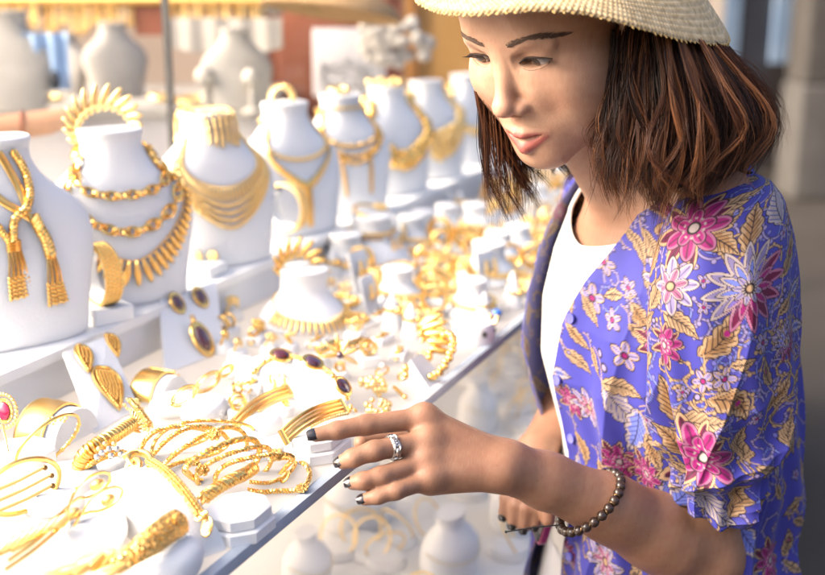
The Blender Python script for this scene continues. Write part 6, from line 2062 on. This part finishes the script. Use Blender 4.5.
# close the loop: cut where it passes the first point again
dd = np.linalg.norm(LR - np.array(rp_[0]), axis=1); cut = 1200 + int(np.argmin(dd[1200:])); LR = LR[:cut]
Ls = np.r_[0, np.cumsum(np.linalg.norm(np.diff(LR, axis=0), axis=1))]
ang_rim = np.linspace(0, Ls[-1], NPH, endpoint=False)
RIM = np.stack([np.interp(ang_rim, Ls, LR[:, i]) for i in range(3)], 1)
hc = np.array(H(0, -.010, .062)); Hm = np.array(HEADM.to_3x3())
loc = (RIM - hc) @ Hm
phi = np.arctan2(loc[:, 1] / .100, loc[:, 0] / .079)
INN = hc + np.stack([.0795 * np.cos(phi), .1005 * np.sin(phi), 0 * phi], 1) @ Hm.T
NR = 19
rows_n = NR * 8
T_ = np.linspace(0, 1, rows_n)
upv = np.array(HU)
lay = []
for sgn in (1, -1):
    G = np.zeros((rows_n, NPH, 3))
    for i, t in enumerate(T_):
        base_ = INN + (RIM - INN) * t + upv * (.010 * math.sin(PI * t) ** 1)
        ph_ = (t * NR) % 1; row = int(t * NR)
        st = np.sin(ang_rim / Ls[-1] * 2 * PI * 190 + (row % 2) * PI)
        bump_ = .0013 * math.sin(PI * ph_) ** .6 * (1 + .75 * st) 
        out_ = (RIM - INN); out_ /= np.linalg.norm(out_, axis=1, keepdims=True)
        edge = np.clip((t - .93) / .07, 0, 1)
        G[i] = base_ + sgn * upv * ((.0013 * (1 - edge * .6) + bump_)[:, None] if not np.isscalar(bump_) else .0013 + bump_) + out_ * (edge * .0016 * st)[:, None]
    lay.append(G)
def ring_faces(nr, nc, off, flip):
    ii = np.arange(nr * nc).reshape(nr, nc) + off
    jj = np.roll(ii, -1, axis=1)
    q = np.stack([ii[:-1], jj[:-1], jj[1:], ii[1:]], 2).reshape(-1, 4)
    return q[:, ::-1] if flip else q
k = rows_n * NPH
last = np.arange(NPH) + (rows_n - 1) * NPH; l2 = np.roll(last, -1)
Fh = np.concatenate([ring_faces(rows_n, NPH, 0, False), ring_faces(rows_n, NPH, k, True), np.stack([last, l2, l2 + k, last + k], 1)])
hat_v = np.concatenate([lay[0].reshape(-1, 3), lay[1].reshape(-1, 3)]) - np.array(WLOC)
hat = np_mesh('straw_hat', hat_v, Fh, STRAW, woman)
m = wmb()       # crown, twisted straw rows
prof = [(.0800, .1010, .056), (.0800, .1010, .075), (.078, .099, .10), (.073, .094, .125), (.062, .082, .143), (.044, .060, .152), (.02, .03, .154)]
rows = []
zz = np.linspace(0, 1, 60); pr = np.array(prof); kk = np.linspace(0, 1, len(prof))
for i, t in enumerate(zz):
    rx, ry, z = (np.interp(t, kk, pr[:, c]) for c in range(3))
    rows.append([H((rx + .0008 * math.sin(i * 2.1)) * math.cos(a), -.010 + (ry + .0008 * math.sin(i * 2.1)) * math.sin(a), z) for a in np.linspace(0, 2 * PI, 81)[:-1]])
m.grid(rows, closeu=True, capb=True); m.build('crown', STRAW, hat)
m = wmb(); m.grid([[H((.0815) * math.cos(a), -.010 + .1025 * math.sin(a), z) for a in np.linspace(0, 2 * PI, 81)[:-1]] for z in (.069, .072, .090, .093)], closeu=True); m.build('ribbon', mat('dark hat ribbon', (.02, .018, .02), .6), hat)
m = wmb()       # loose straw loops along the edge
for i in range(0, NPH, 7):
    c = Vector(RIM[i]); o_ = Vector((RIM[i] - INN[i])).normalized(); t_ = Vector(RIM[(i + 1) % NPH] - RIM[i]).normalized()
    kz = rng.uniform(.0008, .0026)
    m.tube([c - t_ * .0016, c + o_ * kz - HU * kz * .5, c + t_ * .0016], .0006, 4)
m.build('straw_fringe', mat('golden straw', (.62, .42, .16), .7), hat)

# ================================================================== hair
HAIR = mat('brown hair', (.1, .05, .03), .42, spec=.22)
nt = HAIR.node_tree; at_ = nt.nodes.new('ShaderNodeAttribute'); at_.attribute_name = 'tint'
nt.links.new(at_.outputs['Color'], nt.nodes['Principled BSDF'].inputs['Base Color'])
nt.nodes['Principled BSDF'].inputs['Anisotropic'].default_value = .5
hv_, hf_, hcl = [], [], []
def strand(pts, r, colr_):
    pts = np.array(pts); n = len(pts)
    t = np.gradient(pts, axis=0); t /= np.maximum(np.linalg.norm(t, axis=1, keepdims=True), 1e-9)
    s_ = np.cross(t, np.array([.3, 1, .2])); s_ /= np.maximum(np.linalg.norm(s_, axis=1, keepdims=True), 1e-9)
    u_ = np.cross(s_, t)
    rr = (r * np.interp(np.linspace(0, 1, n), [0, .1, .7, 1], [.8, 1, .85, .15]))[:, None]
    b0_ = sum(len(a) for a in hv_)
    ring = [pts + rr * (s_ * math.cos(a) + u_ * math.sin(a)) for a in (0, 2.094, 4.189)]
    v = np.stack(ring, 1).reshape(-1, 3)
    i = np.arange(n - 1)[:, None] * 3
    f = np.concatenate([np.stack([i[:, 0] + j, i[:, 0] + (j + 1) % 3, i[:, 0] + 3 + (j + 1) % 3, i[:, 0] + 3 + j], 1) for j in range(3)])
    hv_.append(v); hf_.append(f + b0_); hcl.append(np.tile(colr_, (len(v), 1)))
def bez(gs, n=16):
    return np.array([tuple(q) for q in spline(gs, n)])
hair_cols = [np.array(c) for c in ((.020, .008, .005), (.040, .014, .007), (.075, .026, .011), (.13, .048, .019), (.23, .092, .038))]
def lock(guides, count, depth, jit, wts=(.28, .3, .24, .13, .05), r=.00042, clump=None, tail=.25, wave=1.0, ragged=.012):
    """strands filling the sheet between guide curves, in layers behind it"""
    G = np.array([bez([at_y(*q) for q in g]) for g in guides])           # ng, n, 3
    ng, n = G.shape[:2]
    nc = clump or max(3, count // 28)
    cu = rng.uniform(0, ng - 1, nc); cl_off = rng.normal(0, 1, (nc, 3)); cph = rng.uniform(0, 6.28, nc); clen = rng.normal(0, 1, nc)
    ccol = [hair_cols[rng.choice(5, p=wts)] for _ in range(nc)]
    for i in range(count):
        k_ = rng.integers(nc)
        u = np.clip(cu[k_] + rng.normal(0, .10), 0, ng - 1.001); g = int(u); f = u - g
        p_ = G[g] * (1 - f) + G[g + 1] * f
        s_ = np.linspace(0, 1, n)[:, None]
        dz = depth * rng.uniform(0, 1) ** 1.3
        p_ = p_ + np.array([0, 1, 0]) * dz
        p_ = p_ + cl_off[k_] * jit * .6 * s_ + rng.normal(0, jit * .35, 3) * (.3 + s_)
        p_ = p_ + np.array([.0074, .003, .0016]) * wave * np.sin(s_ * 9 + cph[k_]) * s_ ** 1.1 + np.array([.0010, .001, 0]) * np.sin(s_ * 17 + rng.uniform(0, 6)) * s_
        p_ = p_ + np.array([0, 0, -1]) * (ragged * clen[k_]) * s_ ** 4
        e = int(n * (1 - tail * rng.uniform(0, 1) ** 2))
        c_ = ccol[k_] * rng.uniform(.75, 1.3)
        strand(p_[:max(5, e)], r * rng.uniform(.7, 1.3), c_)
near = [
    [(622, 8, 1.050), (613, 60, 1.046), (611, 110, 1.040), (603, 145, 1.030), (604, 176, 1.025)],
    [(630, 8, 1.045), (624, 70, 1.035), (622, 125, 1.022), (612, 155, 1.015), (624, 196, 1.012)],
    [(645, 10, 1.035), (645, 80, 1.020), (648, 140, 1.005), (646, 180, 1.000), (657, 214, 1.000)],
    [(665, 16, 1.035), (675, 85, 1.010), (684, 145, .998), (672, 190, .995), (664, 217, .998)],
    [(684, 24, 1.045), (706, 85, 1.015), (718, 140, 1.005), (700, 182, 1.002), (676, 205, 1.004)],
    [(700, 32, 1.07), (735, 82, 1.040), (750, 130, 1.03), (732, 168, 1.024), (702, 190, 1.020)],
    [(712, 38, 1.10), (750, 84, 1.085), (764, 122, 1.08), (750, 156, 1.07), (720, 178, 1.055)],
    [(716, 34, 1.14), (754, 80, 1.14), (770, 118, 1.14), (758, 150, 1.13), (730, 168, 1.11)]]
lock(near, 3600, .045, .0075, tail=.45, wave=1.2, ragged=.017)
lock([[(a, b, y + .035) for a, b, y in g] for g in near[1:]], 1300, .05, .004, (.6, .3, .1, 0, 0), .0007)
# looser wavy locks lying over the rest, their ends turning out
for q, (g, n_) in enumerate(((((630, 12, 1.03), (628, 80, 1.012), (640, 150, .995), (632, 196, .99), (640, 222, .988)), 60), (((652, 14, 1.02), (660, 90, 1.0), (652, 150, .985), (676, 200, .985), (694, 222, .99)), 80),
        (((672, 20, 1.02), (694, 90, .995), (706, 150, .985), (690, 196, .985), (706, 214, .99)), 80), (((690, 28, 1.04), (724, 84, 1.005), (738, 135, .995), (716, 180, .995), (738, 196, 1.0)), 80),
        (((704, 34, 1.06), (746, 84, 1.05), (764, 128, 1.04), (746, 164, 1.035), (766, 180, 1.04)), 70), (((712, 38, 1.10), (756, 92, 1.10), (772, 128, 1.10), (762, 156, 1.09), (770, 164, 1.09)), 50),
        (((640, 14, 1.03), (632, 70, 1.015), (618, 130, 1.005), (628, 176, 1.0), (616, 206, 1.0)), 50), (((618, 20, 1.045), (610, 80, 1.038), (596, 130, 1.03), (602, 168, 1.025), (590, 196, 1.02)), 24),
        (((660, 14, 1.02), (668, 70, 1.0), (676, 140, .985), (656, 190, .985), (668, 226, .99)), 70))):
    lock([g, [(a + 9, b + 3, y + .006) for a, b, y in g]], n_, .008, .0034, (.08, .22, .32, .25, .13), .00038, 4, .5, 1.5, .02)
# thin loose hair at the cheek and neck
lock([[(614, 30, 1.042), (610, 90, 1.036), (600, 140, 1.026), (596, 160, 1.02), (602, 182, 1.02)], [(618, 40, 1.04), (612, 110, 1.03), (604, 160, 1.02), (612, 200, 1.02), (621, 226, 1.022)]], 60, .01, .003, (.1, .3, .3, .2, .1), .00030)
far_ = [
    [(480, 18, 1.100), (476, 70, 1.100), (479, 120, 1.095), (490, 170, 1.09), (504, 228, 1.085)],
    [(484, 20, 1.110), (480, 80, 1.108), (488, 130, 1.10), (502, 180, 1.095), (516, 236, 1.09)],
    [(492, 25, 1.120), (489, 90, 1.118), (503, 140, 1.11), (520, 182, 1.105), (534, 228, 1.10)],
    [(498, 40, 1.130), (500, 110, 1.128), (517, 150, 1.12), (530, 178, 1.115), (537, 208, 1.11)],
    [(505, 60, 1.140), (512, 125, 1.138), (527, 155, 1.13), (540, 175, 1.13), (549, 192, 1.12)]]
lock(far_, 800, .03, .0040, (.14, .28, .28, .2, .1), .00040, tail=.45, wave=1.3)
lock([[(545, 130, 1.16), (552, 160, 1.16), (560, 178, 1.155), (566, 186, 1.15)], [(575, 120, 1.15), (585, 150, 1.15), (580, 168, 1.15), (570, 180, 1.15)]], 160, .03, .003, (.3, .3, .25, .1, .05))
# stray hairs
for i in range(60):
    g = [(690 + rng.uniform(-20, 25), 40, 1.06), (745 + rng.uniform(-10, 14), 70 + rng.uniform(-8, 10), 1.08), (776 + rng.uniform(-8, 12), 105 + rng.uniform(-10, 20), 1.09), (790 + rng.uniform(-25, 6), 135 + rng.uniform(-20, 25), 1.09)]
    strand(bez([at_y(*q) for q in g]), .00014, hair_cols[2])
for i in range(22):
    x = rng.uniform(488, 520)
    strand(bez([at_y(482 + (x - 488) * .5, 60, 1.10), at_y(x - 4, 150, 1.09), at_y(x - rng.uniform(-6, 14), 210 + rng.uniform(0, 20), 1.08), at_y(x - rng.uniform(-12, 24), 228 + rng.uniform(0, 22), 1.075)]), .00014, hair_cols[3])
hair = np_mesh('hair', np.concatenate(hv_) - np.array(WLOC), np.concatenate(hf_), HAIR, woman)
set_color(hair, np.concatenate(hcl))
# the mass of hair under the strands
m = wmb()
rows = []
for g in near[1:]:
    rows.append([at_y(a, b, y + .030) for i, (a, b, y) in enumerate(g[:4])])
front = [spline(r_, 24) for r_ in rows]
back_ = [[p_ + Vector((.004, .055, .004)) for p_ in r_] for r_ in front]
m.grid(front + list(reversed(back_)), closev=True)
m.build('hair_mass', mat('dark hair mass', (.030, .013, .008), .6), woman)
m = wmb(); rows = []
for z in np.linspace(-.06, .118, 22):
    k_ = math.sqrt(max(.01, 1 - ((z - .03) / .092) ** 2)) if z > .03 else 1
    rows.append([H(.079 * k_ * math.cos(a), -.014 + .103 * k_ * math.sin(a), z) for a in np.linspace(R(168), R(372), 40)])
m.grid(rows); m.build('hair_mass', MATS['dark hair mass'], woman)

# ================================================================== worn and held things
BEADM = mat('dark wooden beads', (.014, .007, .005), .3, coat=.2, noise=(220, (.035, .018, .010)))
BEADG = mat('bronze spacers', (.10, .065, .035), .4, 1)
bc = Q(590, 502, 1.006); ax = (Q(620, 514, 1.018) - Q(545, 478, .995)).normalized()
t = thing('bead_bracelet', 'dark brown wooden bead bracelet on the pointing forearm', 'bracelet', bc, (0, 0, 0))
s1_ = ax.cross(Vector((0, 0, 1))).normalized(); s2_ = s1_.cross(ax)
tilt_ = .42
m, mg = MB(), MB()
nb = 25
for i in range(nb):
    a = 2 * PI * i / nb
    c = s1_ * math.cos(a) * .0345 + s2_ * math.sin(a) * .0355 + ax * (-math.cos(a) * .005 + math.sin(a) * .012)
    m.ball(c, .0050, 12, 9)
    a2 = a + PI / nb
    c2 = s1_ * math.cos(a2) * .0345 + s2_ * math.sin(a2) * .0355 + ax * (-math.cos(a2) * .005 + math.sin(a2) * .012)
    mg.torus(.0026, .0011, 10, 6, frame(c2, (0, 0, 1), -s1_ * math.sin(a2) + s2_ * math.cos(a2)))
m.build('beads', BEADM, t); mg.build('spacers', BEADG, t)
m = MB(); k0_ = Q(560, 525, .99); k1_ = Q(506, 532, .985)
m.tube([k0_ - bc, (k0_ * .5 + k1_ * .5) - bc + Vector((0, 0, .001)), k1_ - bc], .0007, 6); m.ball(k1_ - bc, .0014, 8, 6); m.build('cord', BLACKM, t)
p0, p1 = fing['middle'][0][0], fing['middle'][0][1]
fa = (p1 - p0).normalized(); rc = p0 + (p1 - p0) * .66
t = thing('finger_ring', 'silver chain link ring on the middle finger of the pointing hand', 'ring', rc, (0, 0, 0))
m = MB(); r_ = .0104
Mf = frame((0, 0, 0), fa.orthogonal(), fa)
pts = [Mf @ Vector((r_ * math.cos(a), r_ * math.sin(a), 0)) for a in np.linspace(0, 2 * PI, 49)]
link_along(m, pts, .0030, .0010, .0046, 1.25, 14, 6, .35); m.build('links', SILVER, t)
m = MB()
for s in (-1, 1): m.torus(r_ - .0010, .0005, 40, 6, Mf @ Matrix.Translation((0, 0, s * .0032)))
m.build('band', SILVER, t)
PINKM = mat('magenta phone case', (.26, .010, .09), .3, coat=.4)
pc = Q(543, 512, 1.165)
t = thing('phone', 'edge of a magenta phone held in the other hand behind the wrist', 'phone', pc, (R(84), R(20), R(-78)))
m = MB(); m.prism(rrect(.060, .050, .008), .009, Matrix.Translation((0, 0, 0)), .0012); m.build('case', PINKM, t)
m = MB(); m.prism(rrect(.055, .044, .007), .0006, Matrix.Translation((0, 0, .0091))); m.build('screen', mat('dark screen', (.01, .01, .012), .08), t)
